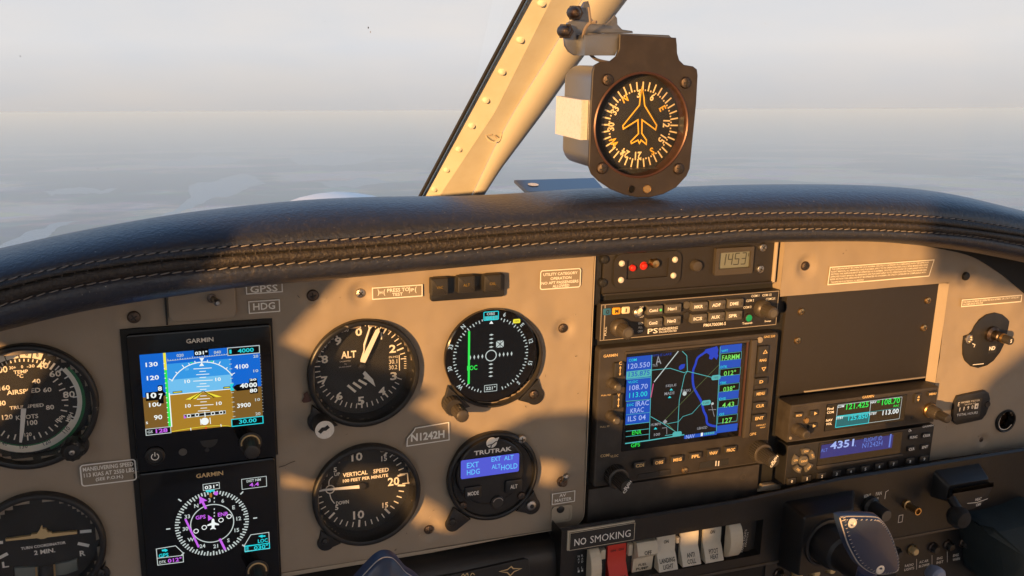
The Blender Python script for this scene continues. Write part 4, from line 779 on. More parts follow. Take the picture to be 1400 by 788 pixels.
# ================================================================ SQUARE FLIGHT DISPLAYS
WF = .004
def display_body(name, label, tl, tr, br, bl, tray):
    Z = Zm(0, 0, 1, WF); r = Z.rect(tl, tr, br, bl); t = thing(name, label, 'flight display', ((r[0] + r[2]) / 2, r[1]))
    b = MB(); b.box((r[0] - .0035, r[1] - (0 if tray else .004), r[2] + .0012, r[3] + (.003 if tray else 0)), -.01, .0012, 'black_matte', .0004); b.build('mounting_tray', t)
    b = MB(); b.prism(rr(*r, .0022, 5), .001, WF, 'glassblack', .0009); b.build('bezel', t); return t, r
fd, r = display_body('flight_display', 'upper square flight display with blue sky and brown ground picture', (172, 459), (370, 443.5), (379, 627), (188, 645), True)
fd2, r2 = display_body('flight_display', 'lower square display with a round white compass rose on black', (189, 647.5), (374, 627.5), (385.5, 805), (204, 826), False)
b = MB(); W_ = WF + .0002; Z = C1.at(W_); sr = Z.rect((50, 175), (860, 108), (885, 628), (98, 715))
def zr(a, t0, t1, s0, s1, w, m):      # rectangle in fractions of the screen: t across, s down
    a.rect((sr[0] + (sr[2] - sr[0]) * t0, sr[3] - (sr[3] - sr[1]) * s1, sr[0] + (sr[2] - sr[0]) * t1, sr[3] - (sr[3] - sr[1]) * s0), w, m)
e1 = .00006
HZ = 0.525
zr(b, 0, 1, 0, .14, W_, 'e_sky1'); zr(b, 0, 1, .14, .34, W_, 'e_sky2'); zr(b, 0, 1, .34, HZ, W_, 'e_sky3'); zr(b, 0, 1, HZ, 1, W_, 'e_ground')
zr(b, 0, .19, 0, HZ, W_ + e1, 'e_sky1'); zr(b, 0, .19, HZ, 1, W_ + e1, 'e_ground_dark'); zr(b, .745, 1, 0, HZ, W_ + e1, 'e_sky1'); zr(b, .745, 1, HZ, 1, W_ + e1, 'e_ground_dark')
zr(b, .19, .745, HZ - .004, HZ + .004, W_ + e1, 'e_white'); zr(b, .19, .212, 0, .21, W_ + 2 * e1, 'e_yellow'); zr(b, .19, .212, .21, .93, W_ + 2 * e1, 'e_green'); zr(b, .212, .222, .5, .93, W_ + 2 * e1, 'e_white')
T2 = W_ + 3 * e1; T3 = W_ + 5 * e1
def zx(x, y): return Z(x, y)
for t, x, y, h, WW, m in (('130', 135, 238, 30, 82, 'e_white'), ('120', 143, 328, 30, 82, 'e_white'), ('100', 158, 508, 30, 82, 'e_white'), ('90', 178, 594, 32, 56, 'e_white'), ('4100', 740, 252, 30, 92, 'e_white'), ('3900', 756, 513, 30, 92, 'e_white'), ('020', 326, 177, 20, 48, 'e_soft'), ('040', 577, 156, 20, 48, 'e_soft'), ('10', 375, 352, 24, 38, 'e_white'), ('10', 582, 338, 24, 38, 'e_white'), ('10', 380, 517, 24, 38, 'e_white'), ('10', 588, 500, 24, 38, 'e_white'), ('20', 372, 270, 16, 26, 'e_sky3'), ('20', 835, 183, 20, 34, 'e_soft'), ('10', 836, 281, 20, 34, 'e_soft'), ('10', 848, 475, 20, 34, 'e_soft'), ('20', 850, 570, 20, 34, 'e_soft')): b.zt(Z, t, x, y, h, m, WW, T2, bold=.02)
# heading box, selected altitude, barometer, speed and altitude read-outs
def rbox(q, m, ol=None, w=T2, wd=.0004):
    rc = Z.rect(*q); b.rect(rc, w, m)
    if ol: b.outline(rc, wd, w + e1, ol)
rbox([(418, 142), (518, 134), (520, 176), (420, 184)], 'e_black'); b.zt(Z, '031°', 468, 160, 24, 'e_white', 84, T3, bold=.03)
rbox([(645, 128), (858, 110), (862, 160), (648, 178)], 'e_black', 'e_soft', wd=.0005); b.zt(Z, '4000', 768, 143, 28, 'e_cyan', 108, T3, bold=.02); b.zt(Z, 'I', 665, 152, 26, 'e_cyan', 14, T3, bold=.02)
rbox([(672, 605), (882, 590), (886, 636), (676, 652)], 'e_black', 'e_cyan', wd=.0006); b.zt(Z, '30.00', 782, 618, 28, 'e_cyan', 118, T3, bold=.02)
rbox([(95, 675), (262, 656), (264, 698), (98, 715)], 'e_black', 'e_soft', wd=.0005); b.zt(Z, '128', 202, 683, 28, 'e_mag', 80, T3, bold=.03); b.zt(Z, 'GS', 124, 692, 18, 'e_soft', 36, T3, bold=.02)
b.flat(Z.pts([(92, 428), (175, 420), (175, 380), (208, 377), (212, 418), (232, 436), (215, 455), (217, 500), (180, 503), (178, 478), (96, 486)]), T2 + e1, 'e_black')
for t, x, y, h, WW in (('10', 134, 447, 38, 66), ('7', 196, 452, 36, 26), ('8', 190, 400, 30, 28)): b.zt(Z, t, x, y, h, 'e_white', WW, T2 + 3 * e1, bold=.03)
b.flat(Z.pts([(680, 392), (705, 374), (790, 362), (790, 336), (845, 330), (852, 430), (798, 436), (796, 408), (708, 418)]), T2 + e1, 'e_black')
for t, x, y, h, WW in (('40', 757, 380, 32, 56), ('00', 817, 375, 32, 54), ('20', 817, 340, 14, 46), ('80', 820, 413, 26, 50)): b.zt(Z, t, x, y, h, 'e_white', WW, T2 + 3 * e1, bold=.03)
b.flat(Z.pts([(662, 370), (690, 364), (676, 390), (694, 412), (666, 418)]), T2 + e1, 'e_cyan')
# roll arc and pitch ladder
rc0 = Z(482, 430); rad = math.dist(rc0, Z(476, 222)); b.ring(rc0, rad - .0003, rad + .0003, T2, 'e_white', -62, 62)
for a in (-60, -45, -30, -20, -10, 10, 20, 30, 45, 60): b.tick(rc0, a, rad, rad + (.0024 if a % 30 == 0 else .0015), .0005, T2, 'e_white')
b.flat(Z.pts([(455, 250), (488, 248), (471, 224)]), T2, 'e_white'); b.flat(Z.pts([(456, 196), (488, 194), (472, 222)]), T2, 'e_white'); b.flat(Z.pts([(393, 225), (418, 220), (400, 232)]), T2, 'e_green'); b.flat(Z.pts([(527, 212), (550, 216), (540, 222)]), T2, 'e_green')
for y, hw in ((265, 62), (285, 22), (305, 44), (325, 22), (347, 66), (368, 22), (386, 44), (406, 22), (450, 22), (470, 44), (490, 22), (512, 66), (532, 22), (550, 40)): b.line([Z(480 - hw + (y - 350) * .03, y + hw * .06), Z(480 + hw + (y - 350) * .03, y - hw * .06)], .00045, T2, 'e_white')
b.line(Z.pts([(240, 215), (640, 172)]), .0003, T2, 'e_soft')
for i in range(25): x = 244 + 16.5 * i; y = 214 - .105 * (x - 244); b.line([Z(x, y), Z(x, y - (12 if i % 5 == 0 else 7))], .0004, T2, 'e_soft')
for i in range(13): b.line([Z(654 + i * 2.2, 205 + 32 * i), Z(672 + i * 2.2, 203 + 32 * i)], .0004, T2, 'e_soft'); b.line([Z(214 + i * 2.3, 232 + 33 * i), Z(224 + i * 2.3, 231 + 33 * i)], .0004, T3, 'e_white')
for i in range(20): b.line([Z(862 + i * 1.1, 175 + 20 * i), Z(868 + i * 1.1, 174 + 20 * i)], .0003, T3, 'e_soft')
for q in ([(482, 418), (362, 474), (400, 474)], [(482, 418), (412, 470), (432, 470)], [(482, 418), (606, 455), (570, 458)], [(482, 418), (540, 458), (556, 458)]): b.flat(Z.pts(q), T3, 'e_yellow')
b.line(Z.pts([(400, 474), (478, 418), (486, 418), (556, 462)]), .0005, T3 + e1, 'e_black')
rbox([(278, 422), (338, 417), (339, 426), (279, 431)], 'e_yellow', 'e_black', T3); rbox([(618, 391), (662, 387), (662, 396), (619, 400)], 'e_yellow', 'e_black', T3)
rbox([(352, 578), (630, 548), (632, 568), (354, 598)], 'e_black', 'e_soft', T3)
for x, y in ((385, 584), (440, 577), (547, 567), (602, 561)): b.ring(Z(x, y), .0008, .0013, T3 + 2 * e1, 'e_white')
b.flat(Z.pts([(352, 576), (352, 602), (370, 596)]), T3 + 2 * e1, 'e_mag'); b.line(Z.pts([(492, 556), (495, 590)]), .0006, T3 + 2 * e1, 'e_white')
b.lathe(Z(492, 621), [(.0025, T2), (.0024, T3)], 'e_white', 24); b.line(Z.pts([(463, 604), (467, 645)]), .0005, T3, 'e_white'); b.line(Z.pts([(527, 596), (531, 638)]), .0005, T3, 'e_white')
b.line(smooth(Z.pts([(270, 690), (400, 668), (500, 655), (600, 650), (670, 655)]), 4), .0003, T2, 'e_yellow'); b.line(Z.pts([(397, 665), (399, 682)]), .0005, T3, 'e_white'); b.line(Z.pts([(600, 640), (603, 657)]), .0005, T3, 'e_white'); b.line(Z.pts([(500, 655), (501, 672)]), .0005, T3, 'e_red')
b.zt(Z, '5', 103, 632, 16, 'e_white', 14, T2, bold=.02)
b.build('lit_screen', fd, smooth=False)
b = MB(); b.zt(C1.at(WF + .0001), 'GARMIN', 459, 76, 30, 'print', 184, WF + .0002, bold=.02); b.build('maker_name', fd, smooth=False)
# knobs of the displays
def dknob(parent, Zb, cx, cy, w0, w1, r, ring=True, mk='knob'):
    c = Zb.at(w0)(cx, cy); b = MB(); b.lathe(c, [(r * 1.45, w0 - .002), (r * 1.45, w0 + .0006), (r * 1.3, w0 + .001)], 'black', 28)
    if ring: b.ring(c, r * 1.02, r * 1.22, w0 + .0013, 'amberwhite', -100, 100)
    b.build('knob_ring', parent); b = MB(); b.lathe(c, [(r, w0), (r, w1 - .0015), (r * .9, w1 - .0003), (r * .75, w1)], mk, 32, knurl=.05); b.build('knob', parent)
dknob(fd, A2, 1198, 150, WF, .020, .0052)
b = MB(); q = A2.at(WF)(742, 212); b.lathe(q, [(.0062, WF - .001), (.0060, WF + .0012), (.0050, WF + .0018), (.0046, WF + .0012)], 'black', 28); b.ring(q, .0019, .0025, WF + .0014, 'white', 30, 330, 24); b.rect((q[0] - .0003, q[1] + .0003, q[0] + .0003, q[1] + .0032), WF + .0015, 'white'); b.build('power_button', fd)
b = MB(); q = A2.at(WF)(875, 193); b.lathe(q, [(.0026, WF), (.0024, WF + .0006)], 'key', 20); b.build('light_sensor', fd)
b = MB(); q = A2.at(WF)(1000, 135); b.ring(q, 0, .0055, WF + .0002, 'key_dark', 90, 270, 24); b.lathe(A2.at(WF)(990, 183), [(.0016, WF), (.0014, WF + .0005)], 'ink', 12); b.build('card_slot', fd)
# lower display: compass rose
b = MB(); Z = C2.at(WF + .0002); W0_ = WF + .0002; cR = Z(500, 428); kR = math.dist(cR, Z(500, 648)) / 220
b.zt(Z, 'GARMIN', 482, 95, 30, 'amberwhite', 184, bold=.02)
for i in range(72):
    a = i * 5 + 1
    if i == 0: continue
    b.tick(cR, a, (196 if i % 2 else 188) * kR, 218 * kR, .0009, W0_, 'e_soft')
b.ring(cR, 124 * kR, 130 * kR, W0_, 'e_soft')
for a in (-45, 45, 90, 135, 225, 270): b.tick(cR, a + 1, 244 * kR, 268 * kR, .0009, W0_, 'e_soft')
for t, a in (('3', 0), ('6', 29), ('E', 59), ('12', 90), ('15', 119), ('S', 149), ('21', 179), ('24', 208), ('W', 239), ('30', 269), ('33', 299), ('N', 330)):
    q = R(a - 3); b.text(t, (cR[0] + 158 * kR * math.sin(q), cR[1] + 158 * kR * math.cos(q)), 26 * kR, W0_, 'e_soft', bold=.02)
for q in ([(505, 395), (513, 400), (516, 420), (545, 432), (545, 440), (516, 438), (514, 455), (524, 464), (524, 468), (505, 464), (486, 470), (486, 465), (496, 456), (495, 440), (466, 446), (466, 437), (494, 424), (497, 400)],): b.flat(Z.pts(q), W0_ + e1, 'e_white')
W4 = W0_ + 2 * e1
b.line(Z.pts([(316, 398), (408, 590)]), .0013, W4, 'e_mag'); b.line(Z.pts([(550, 532), (588, 608)]), .0015, W4, 'e_mag'); b.line(Z.pts([(457, 328), (428, 270)]), .0015, W4, 'e_mag'); b.flat(Z.pts([(413, 243), (466, 272), (440, 278), (412, 296)]), W4, 'e_mag'); b.flat(Z.pts([(470, 370), (503, 392), (472, 410)]), W4, 'e_mag')
for x, y in ((445, 455), (389, 480), (559, 405), (614, 380)): b.ring(Z(x, y), .0012, .0017, W4, 'e_white', seg=20)
for y in (250, 275, 325, 350, 372): b.line([Z(514, y), Z(513, y + 10)], .0007, W4, 'e_soft')
b.line(Z.pts([(489, 222), (490, 250)]), .0016, W4, 'e_dimamber'); b.flat(Z.pts([(455, 200), (515, 193), (515, 208), (492, 212), (486, 222), (480, 212), (456, 215)]), W4, 'e_cyan'); b.lathe(Z(525, 222), [(.0014, W4), (.0013, W4 + e1)], 'e_mag', 10)
def rb2(q, ol, wd=.0004): b.outline(Z.rect(*q), wd, W4, ol)
rb2([(436, 160), (547, 150), (549, 192), (438, 201)], 'e_soft'); b.zt(Z, '031°', 494, 178, 24, 'e_white', 92, W4, bold=.02)
rb2([(700, 125), (868, 108), (870, 176), (702, 194)], 'e_soft'); b.zt(Z, 'DIST NM', 782, 134, 18, 'e_soft', 96, W4, bold=.02); b.zt(Z, '4.4', 785, 162, 26, 'e_mag', 64, W4, bold=.02)
b.line(Z.pts([(118, 602), (250, 580), (300, 628), (303, 690), (128, 712)]), .0005, W4, 'e_soft', True); b.line(Z.pts([(124, 665), (302, 645)]), .0005, W4, 'e_soft'); b.zt(Z, 'GPS', 168, 645, 26, 'e_cyan', 66, W4, bold=.02); b.zt(Z, 'DTK', 162, 690, 18, 'e_soft', 46, W4, bold=.02); b.zt(Z, '012°', 244, 676, 28, 'e_mag', 94, W4, bold=.02)
b.flat(Z.pts([(155, 606), (175, 604), (175, 598), (198, 610), (178, 624), (178, 617), (157, 618)]), W4, 'e_cyan')
b.line(Z.pts([(885, 488), (762, 505), (720, 575), (722, 618), (890, 598)]), .0005, W4, 'e_soft', True); b.line(Z.pts([(722, 582), (888, 562)]), .0005, W4, 'e_cyan'); b.zt(Z, 'LOC', 844, 545, 26, 'e_cyan', 66, W4, bold=.02); b.zt(Z, '030°', 832, 588, 28, 'e_cyan', 96, W4, bold=.02); b.zt(Z, 'E', 741, 600, 22, 'e_cyan', 16, W4, bold=.02); b.outline(Z.rect((722, 584), (888, 562), (891, 598), (724, 618)), .0006, W4 + e1, 'e_cyan')
b.flat(Z.pts([(862, 508), (842, 510), (842, 503), (812, 515), (842, 526), (842, 519), (862, 518)]), W4, 'e_cyan')
b.zt(Z, 'GPS', 420, 385, 26, 'e_mag', 68, W4, bold=.02); b.zt(Z, 'ENR', 574, 364, 26, 'e_mag', 72, W4, bold=.02)
b.build('lit_screen', fd2, smooth=False)
dknob(fd2, C2, 806, 748, WF, .020, .0054)

# ================================================================ AVIONICS STACK
stk = thing('avionics_rack', 'black avionics mounting rack behind the centre radios', 'rack', at(930, 700), 0)
b = MB(); x0, x1 = XR + .0025, at(1066, 520)[0]; vb = at(940, 708)[1]; b.box((XR - .004, vb - .02, x1 + .006, fe(XR + .1) + .008), -.03, -.006, 'black_matte'); b.build('backing', stk)
b = MB(); q = at(822, 400)[0]; b.box((XR + .001, at(812, 418)[1], q, fe(q) + .010), -.02, -.001, 'black', .0004); b.build('side_rail', stk)
b = MB(); r = A6.rect((150, 770), (1125, 615), (1125, 735), (100, 860)); b.box((XR + .003, -.39, A6.at(.002)(1122, 700)[0], A6.at(.002)(720, 646)[1] - .001), -.02, .002, 'radio', .0005); q = A6.at(.0021)(1033, 667); b.ring(q, .0022, .0026, .0022, 'knob_grey'); b.build('blank_cover', stk)
b = MB(); q = B1.rect((960, 155), (1270, 95), (1275, 108), (960, 165)); b.prism([A6(p[0], p[1], .0) for p in ((960, 775), (1130, 742), (1150, 715), (1215, 705), (1258, 722), (1250, 738))], -.004, .0008, 'tan_edge', .0003); b.build('bottom_bracket', stk)
# upper plate with clock and ELT switch
up = thing('upper_avionics_plate', 'grey brown plate above the audio panel holding the voltmeter', 'panel plate', A5(700, 300), 0)
r = A5.rect((205, 90), (1215, 12), (1205, 240), (205, 320)); VT = r[1]
b = MB(); b.box((A5(195, 200)[0], r[1], A5(1222, 130)[0], fe(r[0] + .05) + .010), -.012, .0004, 'plate', .0004); b.build('plate', up)
b = MB(); xr = A5(1208, 130)[0]; b.box((xr, r[1], xr + .0022, fe(xr) + .010), .0002, .0028, 'tan_edge', .0005); b.box((A5(195, 200)[0], r[1] - .0008, xr + .0022, r[1] + .0008), .0003, .0022, 'plate', .0004); b.build('raised_edge', up)
for x, y, kd in ((205, 110, 'black'), (195, 250, 'black'), (1150, 38, 'steel'), (1135, 167, 'steel')): screw(up, A5.at(.001)(x, y), .0006, .0034, kd, x)
b = MB(); q = A5.at(.001)(748, 145); b.lathe(q, [(.0046, .0002), (.0046, .003), (.0038, .0046), (.002, .0052), (.0001, .0053)], 'knob_grey', 28); b.build('round_button', up)
vm = thing('voltmeter', 'small rectangular digital meter reading 14.53 in a pale frame', 'meter', A5(980, 205), .0005)
Z = A5.at(.0035); r = Z.rect((872, 48), (1100, 28), (1090, 188), (862, 210)); i2 = Z.rect((892, 76), (1080, 56), (1075, 155), (888, 170))
b = MB(); b.frame(rr(*r, .001), rr(*i2, .0006), .0004, .0035, 'knob_grey', .001); b.build('frame', vm)
b = MB(); b.rect(i2, .0014, 'lcd'); Z2 = A5.at(.0016)
seg = {'1': 'bc', '4': 'bcfg', '5': 'acdfg', '3': 'abcdg'}
def seven(b, ch, x, y, w_, h_, m, w, th=.0007):
    p = {'a': [(0, 1), (1, 1)], 'b': [(1, 1), (1, .5)], 'c': [(1, .5), (1, 0)], 'd': [(0, 0), (1, 0)], 'e': [(0, 0), (0, .5)], 'f': [(0, .5), (0, 1)], 'g': [(0, .5), (1, .5)]}
    for s_ in seg[ch]: (a, c), (d, e) = p[s_]; b.line([(x + a * w_ + (c - .5) * .0008, y + c * h_), (x + d * w_ + (e - .5) * .0008, y + e * h_)], th, w, m)
gx = Z2(912, 146); hh = .0088
for k, ch in enumerate('1453'): seven(b, ch, gx[0] + (-.0018 if k == 0 else .0060 * k - .0018), gx[1] + .0002, .0036, hh, 'lcd_ink', .0016)
q = gx[0] + .0060 * 2 - .0030; b.rect((q, gx[1], q + .0007, gx[1] + .0008), .0016, 'lcd_ink'); b.line([(gx[0] + .0222, gx[1] + .0088), (gx[0] + .0222, gx[1] + .006)], .0005, .0016, 'lcd_ink'); b.build('lcd_digits', vm, smooth=False)
el = thing('elt_switch', 'rounded black emergency transmitter switch panel with red lamps and a silver toggle', 'switch panel', A5(460, 280), .0005)
Z = A5.at(.0025); r = Z.rect((252, 88), (662, 48), (662, 250), (268, 290)); i2 = Z.rect((338, 115), (586, 98), (586, 210), (336, 232))
b = MB(); b.frame(rr(*r, .006), rr(*i2, .0006), .0004, .0025, 'plate', -.002); b.line(rr(r[0] - .0004, r[1] - .0004, r[2] + .0006, r[3] + .0004, .0063), .0012, .0006, 'ink', True); b.build('cover', el)
b = MB(); b.rect(i2, -.0018, 'ink'); Zq = A5.at(-.0016); b.zt(Zq, 'ON', 357, 190, 15, 'white', 28); b.zt(Zq, 'ELT ON', 432, 185, 15, 'white', 75); b.zt(Zq, 'RESET', 502, 178, 15, 'white', 60); b.zt(Zq, 'POWER', 428, 118, 10, 'white', 60); b.rect((Zq(545, 150)[0], i2[1], i2[2], i2[3]), -.0014, 'knob_grey'); b.build('recess', el, smooth=False)
for x, y in ((372, 160), (440, 148)): b = MB(); q = Zq.at(.001)(x, y); b.lathe(q, [(.0036, -.0018), (.0035, 0), (.003, .0006)], 'red' if x > 400 else 'dark_steel', 20); b.lathe(q, [(.0026, .0004), (.0022, .0024), (.0012, .0030), (.0001, .0032)], 'red', 20); b.build('red_lamp', el)
b = MB(); q = Zq.at(.004)(508, 135); b.lathe(q, [(.0040, -.0018), (.0038, .002), (.0028, .005), (.0001, .0058)], 'brass', 20); b.build('reset_toggle', el)
for x, y in ((307, 133), (625, 110), (302, 232), (615, 205)): screw(el, Z(x, y), .0025, .0024, 'plain')
# audio panel
au = thing('audio_panel', 'audio selector panel with two rows of keys, marker squares and two pointed knobs', 'radio', A5(700, 560), 0)
WA = .003; Z = A5.at(WA); r = Z.rect((182, 378), (1245, 292), (1235, 494), (170, 606)); Wt = WA + .0003
b = MB(); b.box(r, -.01, WA, 'plate', .0005); b.build('faceplate', au)
b = MB(); b.outline((r[0] + .0006, r[1] + .0006, r[2] - .0006, r[3] - .0006), .0006, Wt, 'edge'); b.line([(r[0] + .0035, r[1] + .0006), (r[0] + .0035, r[3] - .0006)], .001, Wt, 'edge')
Zt = Z.at(Wt)
for t, x, y, h, W_ in (('HI', 425, 397, 15, 20), ('LO', 425, 449, 15, 22), ('ISO', 420, 491, 14, 28), ('ALL', 418, 515, 12, 26), ('CREW', 418, 538, 12, 30), ('COM 1', 1105, 327, 14, 46), ('COM 1/2', 1175, 322, 14, 54), ('COM 2', 1074, 355, 14, 46), ('COM 2/1', 1196, 345, 14, 54), ('COM 3', 1058, 395, 14, 46), ('Transmit', 1058, 490, 13, 60), ('Swap', 1180, 479, 13, 38), ('PMA7000M-S', 863, 498, 19, 132), ('PS', 492, 537, 30, 60), ('ENGINEERING', 585, 522, 15, 112), ('INCORPORATED', 583, 539, 12, 104)): b.zt(Zt, t, x, y, h, 'white', W_, bold=.01)
b.zt(Zt, 'PULL', 210, 538, 12, 'white', 50, rot=-90); b.build('printed_legends', au, smooth=False)
def key(parent, Z, x, y, wx, hy, t, m='key', tm='white', d=.003, h=18, W_=None, ch=.0007, name='button', rad=.0008, dot=None, tdx=0, rot=0):
    w0 = Z.w; Zk = Z.at(w0 + d); r = Zk.crect(x, y, wx, hy); b = MB(); b.prism(rr(*r, rad), w0 - .0005, w0 + d, m, ch)
    if t: b.zt(Zk.at(w0 + d + .00015), t, x + tdx, y, h * 1.15, tm, (W_ * 1.1 if W_ else None), bold=.03, rot=rot)
    if dot: q = Zk(x + wx * .36, y - 2); b.lathe(q, [(.0011, w0 + d), (.0008, w0 + d + .0004)], dot, 10)
    return b.build(name, parent, ang=28)
for t, x, y, dt in (('Com1', 507, 410, 'e_lime'), ('Nav1', 618, 400, 'knob_grey'), ('Com2', 505, 485, 'knob_grey'), ('Nav2', 615, 473, 'knob_grey'), ('MKR', 777, 388, 'knob_grey'), ('ADF', 883, 378, 'knob_grey'), ('DME', 990, 370, 'knob_grey'), ('ICS', 772, 460, 'knob_grey'), ('AUX', 878, 450, 'knob_grey'), ('SPR', 982, 442, 'knob_grey')):
    key(au, Z, x, y + 4, 92, 52, t, d=.0045, h=17, W_=46, dot=dt, tdx=-10)
for t, x, y, m in (('O', 222, 423, 'blue_key'), ('M', 277, 419, 'amber_key'), ('I', 333, 414, 'white_key')): key(au, Z, x, y, 48, 42, t, m=m, tm='ink', d=.001, h=20, W_=6 if t == 'I' else 18, name='marker_lamp', rad=.0012)
b = MB(); q = Z(400, 425); b.lathe(q, [(.0042, WA), (.0038, WA + .002), (.0022, WA + .003)], 'steel', 16); b.tube([(q[0], q[1], WA + .002), (q[0] - .001, q[1] + .003, WA + .006), (q[0] - .0015, q[1] + .004, WA + .008)], [.0012, .0017, .0014], 'cream', 10); b.build('volume_toggle', au)
for x, y in ((693, 381), (692, 442)): b = MB(); b.lathe(Z(x, y), [(.0030, WA), (.0028, WA + .001)], 'key_dark' if y > 400 else 'key', 16); b.build('light_sensor' if y < 400 else 'headset_jack', au)
b = MB(); q = Z(1063, 458); b.lathe(q, [(.0038, WA), (.0036, WA + .001), (.003, WA + .0012)], 'dark_steel', 20); b.lathe(q, [(.0028, WA + .0012), (.0018, WA + .002), (.0001, WA + .0023)], 'e_lgreen', 16); b.build('transmit_lamp', au)
def fknob(parent, Z, bx, by, tx, ty, rb, rt, w0, w1, m='knob_grey', kn=.06, name='knob', tipm=None, mid=None):
    """control knob: skirt at the base and a knurled stem towards the pilot"""
    a = Z.at(w0)(bx, by); t = Z.at(w1)(tx, ty); c = ((a[0] + t[0]) / 2, (a[1] + t[1]) / 2)
    b = MB(); b.lathe(c, [(rb, w0), (rb, w0 + (w1 - w0) * .22), (rb * .9, w0 + (w1 - w0) * .3), (rt, w0 + (w1 - w0) * .36)], m, 36, False); b.lathe(c, [(rt * 1.04, w0 + (w1 - w0) * .3), (rt, w1 - .0016), (rt * .92, w1 - .0005), (rt * .72, w1)], m, 36, knurl=kn)
    if tipm: b.lathe(c, [(rt * .6, w1 - .0001), (rt * .58, w1 + .0002)], tipm, 20)
    b.build(name, parent); return c
fknob(au, A5, 275, 508, 358, 558, .0070, .0050, WA, .020, tipm='key'); fknob(au, A5, 1135, 393, 1222, 440, .0070, .0050, WA, .020, tipm='key')

# GPS navigator
gp = thing('gps_navigator', 'large panel navigator with a colour moving map and two big knurled knobs', 'radio', A6(650, 760), 0)
WG = .004; Z = A5.at(WG); ZL = A6.at(WG); x0 = (Z(160, 700)[0] + ZL(152, 600)[0]) / 2; x1 = (Z(1238, 560)[0] + ZL(1195, 420)[0]) / 2; v1 = (Z(160, 655)[1] + Z(1240, 537)[1]) / 2; v0 = (ZL(400, 690)[1] + ZL(1040, 598)[1]) / 2
b = MB(); b.prism(rr(x0, v0, x1, v1, .003), -.01, WG, 'radio', .0010); b.build('bezel', gp)
b = MB(); b.line(rr(x0 + .0012, v0 + .001, x1 - .0012, v1 - .0012, .002), .0005, WG + .0001, 'knob_grey', True); b.build('edge_highlight', gp, smooth=False)
Zs = C5.at(WG + .001); gr = Zs.rect((72, 128), (872, 42), (850, 672), (62, 775)); b = MB(); b.box(gr, WG - .001, WG + .001, 'glassblack', .0003); b.build('screen_glass', gp)
b = MB(); xr = Zs(895, 350)[0]; b.box((gr[2] + .0006, gr[1], gr[2] + .0022, gr[3] + .001), WG - .0005, WG + .0016, 'copper', .0004); b.box((gr[2] + .0045, gr[1] - .002, gr[2] + .0100, gr[3] + .002), WG - .0005, WG + .0022, 'knob_grey', .0008); b.box((gr[0] - .001, gr[3] + .0002, gr[2] + .003, gr[3] + .0022), WG - .0005, WG + .0015, 'knob_grey', .0005); b.build('screen_surround', gp)
b = MB(); w0 = WG + .0013; Z = C5.at(w0); st_ = .00005; 
def zq(q, w, m): b.rect(Z.rect(*q), w, m)
zq([(245, 125), (712, 72), (688, 640), (235, 690)], w0, 'e_map')
zq([(82, 142), (250, 126), (245, 275), (80, 290)], w0 + st_, 'e_blue'); zq([(82, 236), (247, 222), (245, 270), (80, 286)], w0 + 2 * st_, 'e_teal'); zq([(80, 294), (243, 278), (240, 422), (78, 436)], w0 + st_, 'e_blue'); zq([(78, 442), (240, 428), (236, 580), (76, 594)], w0 + st_, 'e_blue'); zq([(76, 598), (236, 584), (232, 690), (72, 712)], w0 + st_, 'e_black')
for y in (596, 640, 676): b.line([Z(76, y), Z(235, y - 18)], .0004, w0 + 3 * st_, 'e_teal')
b.line(Z.pts([(72, 722), (235, 700), (470, 662)]), .0009, w0 + 3 * st_, 'e_teal'); b.line(Z.pts([(252, 126), (234, 694)]), .0005, w0 + 3 * st_, 'e_teal'); b.line(Z.pts([(712, 70), (686, 640)]), .0005, w0 + 3 * st_, 'e_teal'); b.line(Z.pts([(80, 291), (244, 276)]), .0005, w0 + 3 * st_, 'e_teal'); b.line(Z.pts([(78, 438), (241, 424)]), .0005, w0 + 3 * st_, 'e_teal'); b.line(Z.pts([(78, 528), (238, 512)]), .0003, w0 + 3 * st_, 'e_teal')
w5 = w0 + 4 * st_
for t, x, y, h, W_, m in (('COM', 122, 159, 18, 52, 'e_cyan'), ('120.550', 165, 195, 34, 146, 'e_palepurp'), ('135.875', 166, 250, 32, 140, 'e_blue'), ('VLOC', 124, 306, 16, 66, 'e_cyan'), ('108.70', 162, 341, 34, 122, 'e_palepurp'), ('113.00', 160, 391, 34, 120, 'e_cyan'), ('LOC', 107, 461, 16, 44, 'e_cyan'), ('IRAC', 187, 450, 34, 88, 'e_palepurp'), ('KRAC', 152, 497, 32, 88, 'e_palepurp'), ('ILS 04', 150, 550, 34, 118, 'e_palepurp'), ('ENR', 150, 646, 28, 62, 'e_green'), ('GPS', 141, 731, 26, 60, 'e_green'), ('NAV', 510, 673, 26, 58, 'e_palepurp'), ('SEJLE', 380, 332, 20, 72, 'e_grey'), ('MADII', 369, 383, 20, 64, 'e_grey'), ('TASKI', 478, 365, 18, 66, 'e_grey'), ('UBHOD', 590, 616, 18, 66, 'e_grey'), ('HUMPH', 278, 592, 18, 66, 'e_grey'), ('100', 286, 660, 18, 40, 'e_grey'), ('WYLIE LAKE', 318, 124, 16, 130, 'e_dimblue'), ('TUS', 272, 195, 16, 36, 'e_grey')): b.zt(Z, t, x, y, h, m, W_, w5 + 2 * st_, bold=.006)
blocks = [(60, 'WPT', 98, 'FARMM', 140, 116), (165, 'DTK', 205, '012°', 246, 80), (270, 'TRK', 313, '038°', 353, 76), (375, 'DIS', 420, '4.43', 460, 78), (480, 'GS', 524, '127', 566, 62)]
